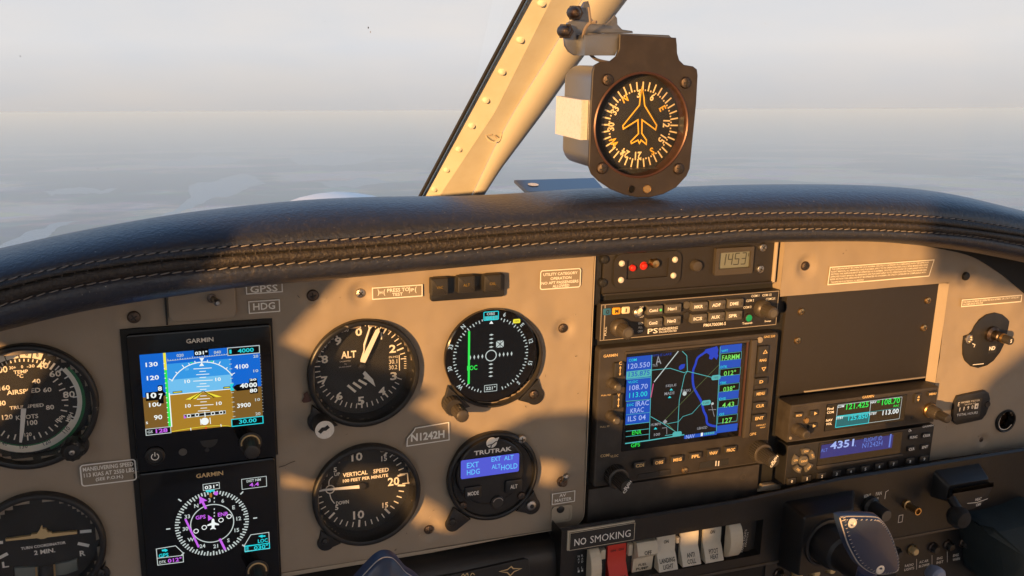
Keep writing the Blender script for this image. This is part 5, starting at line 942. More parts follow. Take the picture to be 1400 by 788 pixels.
for k, (y, n1, yl, val, yv, ww) in enumerate(blocks):
    xx0 = 712 - 5 * k; xx1 = 858 - 7 * k
    zq([(xx0, y + 4), (xx1, y - 12), (xx1 - 2, y + 38), (xx0 - 2, y + 56)], w0 + st_, 'e_blue'); zq([(xx0, y + 58), (xx1, y + 40), (xx1 - 2, y + 90), (xx0 - 2, y + 107)], w0 + st_, 'e_black')
    b.outline(Z.rect((xx0 + 4, y + 58), (xx1 - 4, y + 42), (xx1 - 4, y + 90), (xx0 + 2, y + 106)), .0003, w0 + 3 * st_, 'e_teal')
    b.zt(Z, n1, xx0 + 30, yl, 16, 'e_cyan', 12 * len(n1) + 8, w5, bold=.01); b.zt(Z, val, (xx0 + xx1) / 2 - 2, yv, 33, 'e_lime', ww, w5, bold=.008)
zq([(688, 604), (830, 584), (826, 636), (686, 652)], w0 + st_, 'e_blue'); zq([(468, 668), (690, 638), (690, 662), (470, 690)], w0 + st_, 'e_blue'); b.rect(Z.crect(588, 660, 14, 22), w5, 'e_white')
for k in range(6): b.rect(Z.crect(608 + 12 * k, 657 - 1.6 * k, 7, 16), w5, 'e_teal')
# river, lakes, airways
def ribbon(pts, wd, m, w): b.line(smooth(Z.pts(pts), 4), wd, w, m)
ribbon([(628, 92), (600, 115), (560, 145), (545, 190), (530, 230), (527, 290), (535, 345), (558, 390), (585, 440), (600, 500), (618, 540), (624, 585), (650, 600), (684, 606)], .0019, 'e_river', w0 + 2 * st_)
b.flat(Z.pts([(612, 88), (650, 78), (690, 66), (700, 90), (694, 118), (700, 128), (688, 158), (670, 140), (656, 156), (636, 152), (640, 125), (622, 112), (600, 120)]), w0 + 2.5 * st_, 'e_river')
b.flat(Z.pts([(434, 205), (448, 190), (476, 186), (470, 212), (446, 226), (434, 222)]), w0 + 2 * st_, 'e_river')
for pts, m, wd in (([(430, 100), (266, 308)], 'e_soft', .0008), ([(250, 228), (375, 215), (470, 245), (490, 235), (655, 276)], 'e_teal', .0005), ([(456, 100), (487, 130), (491, 235), (472, 262), (436, 430), (425, 640)], 'e_teal', .0005), ([(704, 190), (330, 572)], 'e_olive', .0004), ([(244, 540), (335, 592), (432, 656)], 'e_teal', .0005), ([(350, 590), (432, 574), (460, 540), (522, 520), (595, 440)], 'e_teal', .0004), ([(262, 318), (245, 412)], 'e_pink', .0009), ([(340, 572), (420, 655)], 'e_olive', .0006), ([(340, 668), (440, 655)], 'e_teal', .0005), ([(650, 450), (672, 540)], 'e_grey', .0004), ([(632, 495), (685, 492)], 'e_grey', .0004), ([(320, 618), (352, 614), (352, 660)], 'e_grey', .0004)): b.line(Z.pts(pts), wd, w0 + 3 * st_, m)
for x, y in ((684, 277), (618, 447), (422, 658)): b.prism(rr(*Z.crect(x, y, 60, 32), .0015), w0, w5, 'e_teal')
b.zt(Z, '120', 618, 447, 14, 'ink', 36, w5 + st_); b.zt(Z, '102', 684, 277, 14, 'ink', 30, w5 + st_)
for x, y in ((382, 358), (371, 409), (276, 620)): b.flat(Z.pts([(x - 12, y + 7), (x + 12, y + 5), (x, y - 8)]), w5, 'e_cyan')
b.line(Z.pts([(282, 190), (294, 135), (312, 185)]), .0009, w5, 'e_grey'); b.line(Z.pts([(284, 172), (308, 170)]), .0009, w5, 'e_grey')
b.lathe(Z(472, 385), [(.0018, w5), (.0017, w5 + st_)], 'e_soft', 12); b.lathe(Z(660, 453), [(.0011, w5), (.0010, w5 + st_)], 'e_soft', 12); diamond(b, Z(340, 575), .002, .002, w5, 'e_grey')
b.build('map_display', gp, smooth=False)
b = MB(); ZT = A5.at(WG + .0002); b.zt(ZT, 'GARMIN', 240, 684, 17, 'amberwhite', 84, bold=.02); b.zt(ZT, 'GNS 530', 1190, 570, 14, 'amberwhite', 66, bold=.01); ZT = A6.at(WG + .0002)
for t, x, y, h, W_ in (('COM/', 208, 538, 17, 56), ('VLOC', 262, 541, 15, 48), ('GPS', 1090, 410, 15, 40), ('PULL SQ', 212, 178, 10, 55), ('PULL ID', 205, 365, 10, 55), ('DEFAULT', 1140, 356, 8, 55), ('NAV', 1150, 370, 8, 30)): b.zt(ZT, t, x, y, h, 'amberwhite', W_, bold=.01)
b.build('printed_legends', gp, smooth=False)
for t, x, y in (('CDI', 415, 598), ('OBS', 530, 580), ('MSG', 640, 563), ('FPL', 750, 543), ('VNAV', 855, 523), ('PROC', 960, 505)): key(gp, A6.at(WG), x, y, 72, 40, t, m='key_dark', tm='amberwhite', d=.003, h=17, W_=44)
for t, x, y in (('D', 1142, 97), ('MENU', 1138, 168), ('CLR', 1135, 241), ('ENT', 1130, 315)): key(gp, A6.at(WG), x, y, 78, 42, t, m='key_dark', tm='amberwhite', d=.003, h=16, W_=20 if t == 'D' else 44)
key(gp, A5.at(WG), 1152, 712, 60, 165, 'RNG', m='key_dark', tm='amberwhite', d=.003, h=14, W_=36, name='range_rocker')
b = MB(); ZT = A5.at(WG + .0033); b.line(ZT.pts([(1153, 672), (1176, 668), (1166, 652)]), .0006, WG + .0033, 'amberwhite', True); b.line(ZT.pts([(1145, 758), (1168, 754), (1156, 775)]), .0006, WG + .0033, 'amberwhite', True); b.build('range_arrows', gp, smooth=False)
for Zk, x, y in ((A5, 293, 772), (A6, 283, 218)):
    b = MB(); Zk = Zk.at(WG + .003); r = Zk.crect(x, y, 58, 88); b.prism(rr(*r, .001), WG - .0005, WG + .003, 'key_dark', .0008); cc = Zk.at(WG + .0032)(x + 4, y); q = WG + .0032
    b.text('C' if y > 500 else 'V', (cc[0], cc[1] + .0055), .0026, q, 'amberwhite', bold=.02); b.flat([(cc[0] - .001, cc[1] + .0015), (cc[0] + .001, cc[1] + .0015), (cc[0], cc[1] + .0034)], q, 'amberwhite'); b.flat([(cc[0] - .001, cc[1] - .0025), (cc[0], cc[1] - .0044), (cc[0] + .001, cc[1] - .0025)], q, 'amberwhite'); b.rect((cc[0] - .0003, cc[1] - .003, cc[0] + .0003, cc[1] + .0018), q, 'amberwhite'); b.build('transfer_button', gp)
for bx_, by_, tx, ty in ((232, 98, 300, 138), (228, 290, 290, 342)): fknob(gp, A6, bx_, by_, tx, ty, .0042, .0034, WG, .016, name='volume_knob', tipm='key')
def bigknob(parent, Z, bx_, by_, mx, my, tx, ty, name, txt):
    c0 = Z.at(WG)(bx_, by_); w1, w2 = .0125, .0265; c = Z.at(w2)(tx, ty); c = ((c0[0] + c[0]) / 2, (c0[1] + c[1]) / 2)
    b = MB(); b.lathe(c, [(.0092, WG), (.0090, w1 - .002), (.0087, w1 - .0004)], 'knob', 56, False, knurl=.07); b.lathe(c, [(.0086, w1 - .0006), (.0082, w1), (.0072, w1 + .0004), (.0060, w1)], 'knob_grey', 40); ok_ = b.build('outer_knob', parent)
    b = MB(); b.lathe(c, [(.0060, w1), (.0057, w2 - .002), (.0054, w2 - .0004)], 'knob', 44, False, knurl=.07); b.lathe(c, [(.0053, w2 - .0006), (.0050, w2)], 'key_dark', 32); b.text(txt[0], (c[0] + .0004, c[1] + .0016), .0022, w2 + .0002, 'white', .0078, rot=-50, bold=.02); b.text(txt[1], (c[0] - .0006, c[1] - .0018), .0022, w2 + .0002, 'white', .0070, rot=-50, bold=.02); b.build('inner_knob', ok_)
bigknob(gp, A6, 250, 640, 300, 700, 350, 740, 'k', ('PUSH', 'C/V')); bigknob(gp, A6, 1100, 492, 1165, 545, 1238, 588, 'k', ('PUSH', 'CRSR'))
b = MB(); b.box(A6.at(WG).rect((402, 655), (600, 618), (598, 645), (402, 682)), WG - .0005, WG + .0003, 'ink'); b.box(A6.at(WG).rect((530, 628), (595, 616), (595, 643), (530, 655)), WG, WG + .0008, 'key_dark', .0002); b.build('data_card_slot', gp)
b = MB(); b.box(A6.at(WG).rect((770, 580), (944, 555), (944, 590), (772, 616)), WG - .0005, WG + .0003, 'ink'); 
for x in (868, 884): b.rect(A6.at(WG).crect(x, 584, 7, 30), WG + .0005, 'silver')
b.build('data_card_slot', gp); screw(gp, A6.at(WG)(683, 628), WG, .0028, 'brass')
b = MB(); q = A5.at(WG)(1133, 590); b.lathe(q, [(.0026, WG), (.0024, WG + .0008), (.0018, WG + .001)], 'edge', 20); b.build('light_sensor', gp)

# ---------------------------------------------------------------- blank plate
bp_ = thing('blank_cover_plate', 'plain dark brown cover plate held by four screws right of the navigator', 'cover plate', A7(480, 780), -.003)
r = A7.at(-.003).rect((100, 252), (948, 187), (885, 712), (60, 800)); RB = r
b = MB(); b.box((r[0], r[1], r[2] + .004, r[3]), -.006, -.003, 'plate', .0003); b.build('plate', bp_)
b = MB(); q = A8(240, 130)[1]; b.box((A8(210, 130)[0], A7(540, 745)[1] - .001, A7(868, 710)[0], A7(540, 745)[1] + .0002), -.003, -.0015, 'edge', .0002); b.build('bottom_edge', bp_)
for k, (x, y) in enumerate(((180, 345), (160, 503), (872, 283), (850, 433))): screw(bp_, A7.at(-.003)(x, y), -.0028, .0030, 'brass', 30 * k)

# ---------------------------------------------------------------- com radio
cr = thing('com_radio', 'slim black com and nav radio with green frequencies and a long right knob', 'radio', A8(520, 400), 0)
WR = .013; Z = A8.at(WR); r = Z.rect((130, 212), (932, 122), (905, 318), (106, 412)); b = MB(); b.box((r[0] - .0005, r[1], r[2], r[3]), -.004, WR, 'radio', .0006); b.build('case', cr)
b = MB(); b.outline((r[0] + .001, r[1] + .001, r[2] - .0008, r[3] - .001), .0005, WR + .0001, 'knob_grey'); Zt = Z.at(WR + .0002); b.zt(Zt, 'GARMIN', 548, 170, 14, 'amberwhite', 62, bold=.02); b.build('printed_legends', cr, smooth=False)
b = MB(); i2 = Z.rect((318, 212), (758, 158), (742, 300), (308, 358)); b.box(i2, WR - .001, WR + .0008, 'glassblack', .0003); wD = WR + .001; Zt = Z.at(wD)
b.zt(Zt, 'Find', 341, 236, 13, 'white', 34, bold=.02); b.zt(Zt, 'COM', 341, 256, 13, 'white', 36, bold=.02); b.zt(Zt, 'NAV', 335, 299, 13, 'white', 34, bold=.02); b.zt(Zt, 'VOL', 333, 319, 13, 'white', 32, bold=.02)
rc = Z.rect((376, 214), (726, 170), (716, 290), (366, 334)); b.outline(rc, .0004, wD, 'e_soft', .0005); xm = Z(552, 250)[0]; b.line([(xm, rc[1]), (xm, rc[3])], .0005, wD, 'e_soft'); ym = (rc[1] + rc[3]) / 2; b.line([(rc[0], ym), (rc[2], ym)], .0003, wD, 'e_teal')
b.rect((rc[0], rc[1], xm, ym), wD - .00005, 'e_cdi'); b.rect((rc[0], rc[1], xm, ym), wD, 'e_dteal'); b.rect((rc[0], ym - .0016, xm, ym), wD + .00005, 'e_teal'); b.outline((rc[0], rc[1], xm, ym), .0006, wD + .0001, 'e_cyan', .0004)
for t, x, y, h, W_, m in (('COM', 398, 223, 13, 34, 'e_white'), ('121.425', 489, 218, 31, 120, 'e_green'), ('STBY', 392, 286, 14, 38, 'e_white'), ('125.850', 492, 281, 26, 104, 'e_cyan'), ('NAV', 576, 200, 13, 32, 'e_white'), ('ID', 604, 197, 12, 14, 'e_green'), ('108.70', 672, 195, 31, 96, 'e_green'), ('IRAC', 701, 219, 11, 30, 'e_green'), ('STBY', 574, 262, 14, 40, 'e_white'), ('113.00', 670, 253, 26, 86, 'e_white')): b.zt(Zt, t, x, y, h, m, W_, wD + .0002, bold=.018)
b.build('lit_display', cr, smooth=False)
key(cr, Z, 170, 273, 44, 28, 'MON', m='key_dark', tm='amberwhite', d=.002, h=11, W_=28)
for x, y in ((255, 262), (248, 332)):
    o = key(cr, Z, x, y, 46, 30, None, m='key_dark', d=.002)
b = MB(); 
for x, y in ((260, 262), (252, 331)): q = Z.at(WR + .0022)(x, y); b.flat([(q[0] - .0012, q[1] - .0016), (q[0] + .0018, q[1]), (q[0] - .0012, q[1] + .0016)], WR + .0022, 'amberwhite')
b.build('arrow_marks', cr, smooth=False)
key(cr, Z, 823, 180, 34, 52, None, m='key_dark', d=.002); b = MB(); q = Z.at(WR + .0023)(823, 180); b.flat([(q[0] - .0014, q[1] + .0005), (q[0] + .0014, q[1] + .0005), (q[0], q[1] + .0028)], WR + .0023, 'amberwhite'); b.flat([(q[0] - .0014, q[1] - .0005), (q[0], q[1] - .0028), (q[0] + .0014, q[1] - .0005)], WR + .0023, 'amberwhite'); b.build('arrow_marks', cr, smooth=False)
key(cr, Z, 901, 155, 44, 24, 'MENU', m='key_dark', tm='amberwhite', d=.002, h=10, W_=34)
b = MB(); q = Z(208, 300); b.lathe(q, [(.0026, WR), (.0022, WR + .001)], 'brass', 16); b.build('select_button', cr); b = MB(); b.lathe(Z(790, 284), [(.0018, WR), (.0016, WR + .0004)], 'ink', 12); b.build('locking_hole', cr); b = MB(); b.lathe(Z(122, 397), [(.0014, WR), (.0012, WR + .0005)], 'edge', 12); b.build('power_mark', cr)
b = MB(); b.line(Z.pts([(180, 228), (248, 212), (250, 226)]), .0004, WR + .0002, 'knob_grey'); b.build('slot_mark', cr, smooth=False)
fknob(cr, A8, 155, 345, 213, 384, .0050, .0041, WR, .027, name='volume_knob', m='knob_grey', tipm='knob')
c = A8.at(WR)(868, 236); c2 = A8.at(.034)(1004, 303); c = ((c[0] * 2 + c2[0]) / 3, (c[1] * 2 + c2[1]) / 3)
b = MB(); b.lathe(c, [(.0066, WR), (.0066, WR + .002), (.0060, WR + .0028)], 'brass', 36); b.lathe(c, [(.0059, WR + .002), (.0052, WR + .011), (.0046, WR + .0118)], 'knob_grey', 40, knurl=.05); ok_ = b.build('outer_knob', cr)
b = MB(); b.lathe(c, [(.0043, WR + .010), (.0040, .0335), (.0036, .0352), (.003, .0356)], 'knob', 28, knurl=.04); b.build('inner_knob', ok_)

# ---------------------------------------------------------------- transponder
tr = thing('transponder', 'black transponder showing code 4351 in dim blue with number keys along its bottom', 'radio', A8(480, 600), 0)
WT = .009; Z = A8.at(WT); r = Z.rect((102, 440), (908, 326), (886, 520), (92, 655)); b = MB(); b.box(r, -.004, WT, 'black', .0006); b.build('faceplate', tr)
b = MB(); b.line([(r[0] + .0004, r[1]), (r[0] + .0004, r[3])], .0004, WT + .0001, 'knob_grey'); b.line([(r[0], r[3] - .0004), (r[2], r[3] - .0004)], .0004, WT + .0001, 'knob_grey'); Zt = Z.at(WT + .0002); b.zt(Zt, 'GARMIN', 875, 331, 10, 'white', 58, bold=.02); b.ring(Zt(775, 356), .0008, .0013, WT + .0002, 'white'); b.line(Zt.pts([(772, 350), (785, 358)]), .0008, WT + .0002, 'white'); b.build('printed_legends', tr, smooth=False)
b = MB(); b.box(Z.rect((275, 432), (735, 352), (722, 478), (268, 548)), WT - .001, WT + .0004, 'glassblack', .0002); i2 = Z.rect((288, 440), (685, 371), (674, 446), (283, 510)); b.rect(i2, WT + .0006, 'e_purple'); Zt = Z.at(WT + .0008)
for t, x, y, h, W_, m in (('ALT', 308, 463, 18, 36, 'e_purptext'), ('4351', 406, 430, 40, 126, 'e_palepurp'), ('R', 479, 438, 10, 8, 'e_purptext'), ('FLIGHT ID', 575, 402, 22, 96, 'e_purptext'), ('N1242H', 571, 431, 26, 106, 'e_purptext')): b.zt(Zt, t, x, y, h, m, W_, bold=.02 if t == '4351' else .0)
b.rect(Z.crect(664, 409, 8, 70), WT + .0008, 'e_purptext'); b.build('lit_display', tr, smooth=False)
b = MB(); b.prism(Z.pts([(262, 548), (728, 480), (736, 490), (270, 566)]), WT - .0005, WT + .0012, 'knob_grey', .0003); b.build('grey_bar', tr)
b = MB(); q = Z(190, 517); b.lathe(q, [(.0046, WT), (.0044, WT + .0016), (.0038, WT + .002)], 'key', 24); b.text('IDENT', (q[0], q[1]), .0018, WT + .0022, 'amberwhite', .0062, bold=.02); b.build('ident_button', tr)
for t, a in (('ON', 5), ('ALT', 65), ('OFF', 140), ('STBY', 215), ('ON', 282)):
    b = MB(); ol = []
    for s_, rad_ in ((1, .0112), (-1, .0062)):
        for k in range(7): aa = R(a + s_ * (-24 + 8 * k)); ol.append((q[0] + rad_ * math.sin(aa), q[1] + rad_ * math.cos(aa)))
    b.prism(ol, WT, WT + .002, 'key', .0005); b.text(t, (q[0] + .0088 * math.sin(R(a)), q[1] + .0088 * math.cos(R(a))), .0019, WT + .0022, 'amberwhite', .0040, bold=.02, rot=(a if abs(a) < 90 else a - 180) if t != 'ON' else 0); b.build('mode_button', tr)
for t, x, y in (('0', 131, 634), ('1', 214, 620), ('2', 296, 606), ('3', 376, 594), ('4', 454, 580), ('5', 533, 567), ('6', 610, 553), ('7', 687, 540), ('8', 778, 525), ('9', 855, 512)): key(tr, Z, x, y, 46, 34, t, m='key_dark', tm='white', d=.0018, h=14, W_=8 if t != '1' else 4)
for t, x, y in (('FUNC', 797, 392), ('CRSR', 868, 383), ('CLR', 786, 457), ('ENT', 859, 446)): key(tr, Z, x, y, 42, 26, t, m='key_dark', tm='white', d=.0015, h=12, W_=36 if len(t) > 3 else 28)

# ================================================================ COPILOT PANEL
cpn = thing('copilot_instrument_panel', 'tan moulded copilot side instrument panel right of the radios', 'instrument panel', A8(1300, 400), 0)
xL = A7(62, 200)[0]; xP = A7(952, 400)[0]; vTop = A7(500, 215)[1]; vBot = (A8(885, 525)[1] + at(1400, 607)[1]) / 2
dimples = [at(x, y) + (.0085, -.003) for x, y in ((1101, 364), (1321, 378))] + [at(1341, 601) + (.005, -.0015)]
INST = []
RP = [at(1380, 545) + (.03, .0012), at(1310, 470) + (.025, -.0008), at(1380, 420) + (.02, .0010), at(1200, 350) + (.04, -.0006)]
cH = A7(1192, 505); rH = .0305
cut = [(A8.at(.003)(1302, 304), .0100)]
b = MB(); grid(b, xL, xP, RB[3] + .0006, -.07, .0024, 'tan', hf=lambda u, v: relief(u, v) + .002); grid(b, xP, .98, vBot, -.07, .0024, 'tan', cutouts=cut, hf=lambda u, v: relief(u, v) + .002); b.build('panel_skin', cpn, ang=60)
b = MB(); b.loops([[(xL, fe(xL) + .01, .002), (xL, RB[3] + .008, .002), (xL + .001, RB[3] + .003, .002), (xL + .004, RB[3] + .0006, .002), (xP, RB[3] + .0006, .002)], [(xL - .002, fe(xL) + .01, -.006), (xL - .002, RB[3] + .008, -.006), (xL - .001, RB[3] + .002, -.006), (xL + .004, RB[3] - .0006, -.006), (xP, RB[3] - .0006, -.006)]], 'tan', cap1=False, closed=False)
b.loops([[(xP, RB[3], .002), (xP, vBot, .002)], [(xP - .0065, RB[3], -.0029), (xP - .0065, vBot, -.0029)]], 'tan', cap1=False, closed=False); b.build('returned_edge', cpn)
for x, y, r_, kd in ((1101, 364, .0038, 'dark'), (1321, 378, .0038, 'black'), (1341, 601, .0030, 'dark')): screw(cpn, at(x, y), -.0005, r_, kd, x)
# warning placards with small print
def smallprint(q, n, seedc, w=.0036):
    b = MB(); Z = A7.at(w); r = Z.rect(*q); qq = [Z(*p) for p in q]
    b.prism(qq, w - .001, w, 'placard'); b.line(qq, .0008, w + .0001, 'cream', True); random.seed(seedc)
    words = ['THIS', 'AIRPLANE', 'MUST', 'BE', 'OPERATED', 'AS', 'A', 'NORMAL', 'OR', 'UTILITY', 'CATEGORY', 'IN', 'COMPLIANCE', 'WITH', 'THE', 'APPROVED', 'FLIGHT', 'MANUAL', 'ALL', 'MARKINGS', 'AND', 'PLACARDS', 'APPLY', 'TO', 'ITS', 'OPERATION', 'FOR', 'STALLS', 'SPINS', 'MANEUVERS', 'REFER', 'SECTION']
    i = 0
    for k in range(n):
        t = (k + .8) / (n + .6); a = [q[0][j] + (q[3][j] - q[0][j]) * t for j in (0, 1)]; c = [q[1][j] + (q[2][j] - q[1][j]) * t for j in (0, 1)]
        fr = .96 if k < n - 1 else .35; s_ = ''
        while len(s_) < (95 if n > 3 else 60) * fr: s_ += words[i % len(words)] + ' '; i += 1
        ax = a[0] + (c[0] - a[0]) * .03; ay = a[1] + (c[1] - a[1]) * .03; ex = a[0] + (c[0] - a[0]) * fr; ey = a[1] + (c[1] - a[1]) * fr
        m_ = ((ax + ex) / 2, (ay + ey) / 2); b.zt(Z, s_.strip(), m_[0], m_[1], 8.5 if n > 3 else 9.5, 'cream', ex - ax, w + .0002, bold=.01)
    b.build('printed_placard', cpn, smooth=False)
smallprint([(340, 103), (908, 62), (880, 150), (327, 198)], 6, 3); smallprint([(1062, 282), (1388, 255), (1383, 290), (1058, 318)], 2, 4)
# round black plate with cable knob
rp_ = thing('primer_plate', 'dark round plate with a protruding black and silver knob marked S', 'control', A7(1160, 650), .002)
b = MB(); Z = A7.at(.0035); b.prism(Z.pts([(1322, 400), (1318, 425), (1308, 470), (1300, 510), (1270, 570), (1235, 615), (1200, 640), (1150, 655), (1110, 645), (1080, 615), (1070, 580), (1068, 530), (1074, 480), (1100, 472), (1118, 455), (1132, 425), (1160, 390), (1200, 362), (1245, 352), (1285, 362), (1312, 385)]), 0, .0035, 'black', .0006); b.build('plate', rp_)
b = MB(); q = Z(1097, 495); b.lathe(q, [(.0040, .0034), (.0040, .0048), (.0030, .005), (.0022, .0036)], 'steel', 24); b.build('ring_nut', rp_)
b = MB(); c = A7.at(.012)(1262, 482); b.lathe(c, [(.0070, .0035), (.0070, .006), (.0046, .0075), (.0046, .0135), (.0036, .0145)], 'dark_steel', 28); b.lathe(c, [(.0038, .014), (.0038, .024), (.0034, .0252)], 'knob', 28); b.lathe(c, [(.0043, .0165), (.0043, .0185)], 'brass', 28); b.text('S', c, .0032, .0254, 'white', bold=.03); b.build('pull_knob', rp_)
b = MB(); Zt = A7.at(.0038); b.rect(Zt.crect(1228, 548, 46, 50), .0037, 'ink'); b.zt(Zt, 'ND', 1226, 545, 20, 'white', 32, .0039, bold=.03); b.line(Zt.pts([(1120, 636), (1180, 630)]), .0006, .0038, 'white'); b.line(Zt.pts([(1118, 520), (1132, 526), (1126, 540)]), .0007, .0038, 'white'); b.build('legend', rp_, smooth=False)
# hour meter
hm = thing('hour_meter', 'small black hour meter lettered TOTAL HOURS above the bottom edge of the tan panel', 'meter', A8(1105, 310), .002)
Z = A8.at(.005); b = MB(); b.prism(Z.pts([(1040, 168), (1190, 138), (1210, 150), (1218, 180), (1210, 230), (1196, 268), (1172, 298), (1100, 314), (1035, 326), (1012, 305), (1014, 260), (1024, 200)]), 0, .005, 'black', .0012); hc_ = b.build('case', hm)
b = MB(); b.rect(Z.rect((1040, 196), (1168, 172), (1162, 275), (1034, 300)), .0051, 'key_dark'); Zt = Z.at(.0053); b.zt(Zt, 'HOBBS METER', 1108, 196, 9, 'print', 100); b.zt(Zt, 'QUARTZ', 1106, 211, 8, 'print', 60); b.zt(Zt, 'TOTAL HOURS', 1090, 264, 13, 'white', 112, bold=.02); b.zt(Zt, 'E', 1044, 212, 20, 'white', 9)
for k, ch in enumerate('11904'): q = Zt.crect(1048 + 23 * k, 240 - 4.4 * k, 19, 28); b.rect(q, .0053, 'ink' if k < 4 else 'white'); b.zt(Zt, ch, 1048 + 23 * k, 240 - 4.4 * k, 20, 'white' if k < 4 else 'ink', 9 if ch != '1' else 4, .0055, bold=.02)
b.build('counter', hm, smooth=False); b = MB(); b.lathe(Z(1201, 212), [(.0030, .005), (.0027, .0056)], 'black', 16); b.build('screw', hc_)
# round dark lens
ln = thing('round_socket', 'round black rimmed socket with a brown glassy inside at the right edge', 'socket', A8(1298, 370), .002)
q = A8.at(.004)(1302, 304); b = MB(); b.lathe(q, [(.0112, .001), (.0112, .004), (.0104, .0052), (.0094, .0048), (.0088, -.002)], 'black', 48, False); b.build('rim', ln); q2 = A8.at(-.004)(1292, 302); b = MB(); b.lathe(q2, [(.0098, -.004), (.0085, -.0038), (.0001, -.006)], 'brownglass', 40, False); b.build('inner_glass', ln); b = MB(); b.ring(q, .0080, .0087, .0040, 'silver', 120, 300); b.build('metal_ring', ln, smooth=False)

# ================================================================ LOWER BLACK PANEL
lw = thing('lower_panel', 'glossy black moulded lower panel below the gauges and radios', 'instrument panel', at(900, 788), 0)
WL = .020; xC0 = at(763, 745, .014)[0]; vR = -0.3495; uA = at(1010, 690, WL)[0]; uB = at(1150, 655, WL)[0]; vTr = (at(1225, 737, WL)[1] + at(1400, 702, WL)[1] + at(1061, 769, WL)[1]) / 3
RS = Zm(740, 640, 3.889, WL).rect((172, 440), (1172, 280), (1172, 462), (172, 640))
print('lower', vR, vTr, vBot, VB, RS)
b = MB()   # pilot side: sloping top roll and front
x0 = -.1; prof = [(VB - .0045, -.006), (VB - .006, .004), (VB - .010, .010), (VB - .018, .013), (VB - .024, .0135), (VB - .08, .0135)]
b.loops([[(x0, v, w_) for v, w_ in prof], [(xC0 - .0008, v, w_) for v, w_ in prof]], 'lower', cap1=False, closed=False)
b.build('pilot_lower_moulding', lw, ang=60)
b = MB(); q = C6.at(.0145); b.prism([q(*p) for p in ((300, 300), (640, 240), (1040, 152), (1062, 160), (1070, 200), (1075, 300))], .012, .0145, 'ink', .0006); b.line(q.at(.0147).pts([(888, 225), (935, 214), (958, 196), (970, 208), (1018, 208), (975, 226), (952, 250), (935, 232)]), .0009, .0148, 'amberwhite', True)
b.line(smooth(q.at(.0147).pts([(660, 252), (672, 240), (680, 252), (694, 236), (700, 250)]), 3), .0006, .0148, 'amberwhite'); b.line(smooth(q.at(.0147).pts([(715, 250), (722, 236), (732, 238), (738, 246)]), 3), .0006, .0148, 'amberwhite'); b.build('star_emblem_plate', lw, smooth=False)
b = MB(); prof = [(vR - .014, -.008), (vR - .010, .002), (vR - .004, .010), (vR - .0002, .0160), (vR + .0004, .0185), (vR - .0015, WL)]
dR = lambda u: -.0055 * (1 - max(0, min(1, (u - uA) / (uB - uA)))) ** 1.0
uL = [xC0, uA - .03, uA] + [uA + (uB - uA) * k / 6 for k in range(1, 7)] + [.98]
b.loops([[(u, v + dR(u), w_) for v, w_ in prof] for u in uL], 'lower', cap1=False, closed=False); b.build('ledge', lw, ang=50)
b = MB(); T = vR - .0015
def slab(u0, v0, u1, v1, m='lower', w=WL): b.add([(u0, v0, w), (u1, v0, w), (u1, v1, w), (u0, v1, w)], [(0, 1, 2, 3)], m)
b.add([(xC0, RS[3], WL)] + [(RS[2], RS[3], WL), (RS[2], T + dR(RS[2]), WL)] + [(u, T + dR(u), WL) for u in uL[::-1] if u < RS[2]], [tuple(range(3 + len([u for u in uL if u < RS[2]])))], 'lower'); slab(xC0, -.52, RS[0], RS[3]); b.add([(RS[2], vTr + .001, WL), (.98, vTr + .001, WL)] + [(u, T + dR(u), WL) for u in uL[::-1] if u >= RS[2]] + [(RS[2], T + dR(RS[2]), WL), (RS[2], RS[3], WL)], [tuple(range(4 + len([u for u in uL if u >= RS[2]])))], 'lower'); slab(RS[0], vTr + .001, RS[2], RS[1])
wf = WL - .0075
b.loops([[(u, v, WL) for u, v in rr(*RS, .0001, 1)], [(u, v, wf) for u, v in rr(RS[0] + .001, RS[1] + .001, RS[2] - .001, RS[3] - .001, .0001, 1)]], 'lower', cap1=False); b.rect(RS, wf, 'ink')
b.loops([[(xC0, T + dR(xC0), WL), (xC0, -.52, WL)], [(xC0, T + dR(xC0), .0), (xC0, -.52, .0)]], 'lower', cap1=False, closed=False); b.build('front_moulding', lw, ang=30, smooth=False)
b = MB(); b.box((RS[0] - .01, vTr - .0016, .98, vTr + .001), .012, WL + .001, 'knob_grey', .0006); b.build('bottom_trim', lw)
b = MB(); b.box((RS[2] + .0155, -.52, A8(1040, 880, 0)[0] if False else at(1352, 740, .012)[0], vTr - .0016), -.01, .008, 'black', .0004); b.box((xC0 + .002, -.52, RS[2] + .0155, vTr - .0016), -.01, .006, 'black_matte'); b.build('breaker_panel_face', lw)
# NO SMOKING sign
sg = thing('no_smoking_sign', 'black NO SMOKING sign with a pale edge above the rocker switches', 'sign', B1(320, 440), WL)
Z = B1.at(WL + .0022); r = Z.rect((150, 348), (497, 288), (497, 380), (150, 442)); b = MB(); b.box((r[0] - .0012, r[1] - .0002, r[2], r[3] + .001), WL - .001, WL + .0016, 'ivory', .0003); b.box(r, WL, WL + .0022, 'ink', .0003); b.outline((r[0] + .0002, r[1] + .0003, r[2] - .0003, r[3] - .0003), .0004, WL + .0024, 'ivory'); b.zt(Z, 'NO', 207, 391, 37, 'white', 62, WL + .0025, bold=.01); b.zt(Z, 'SMOKING', 368, 363, 37, 'white', 210, WL + .0025, bold=.0); b.build('plate', sg, smooth=False)
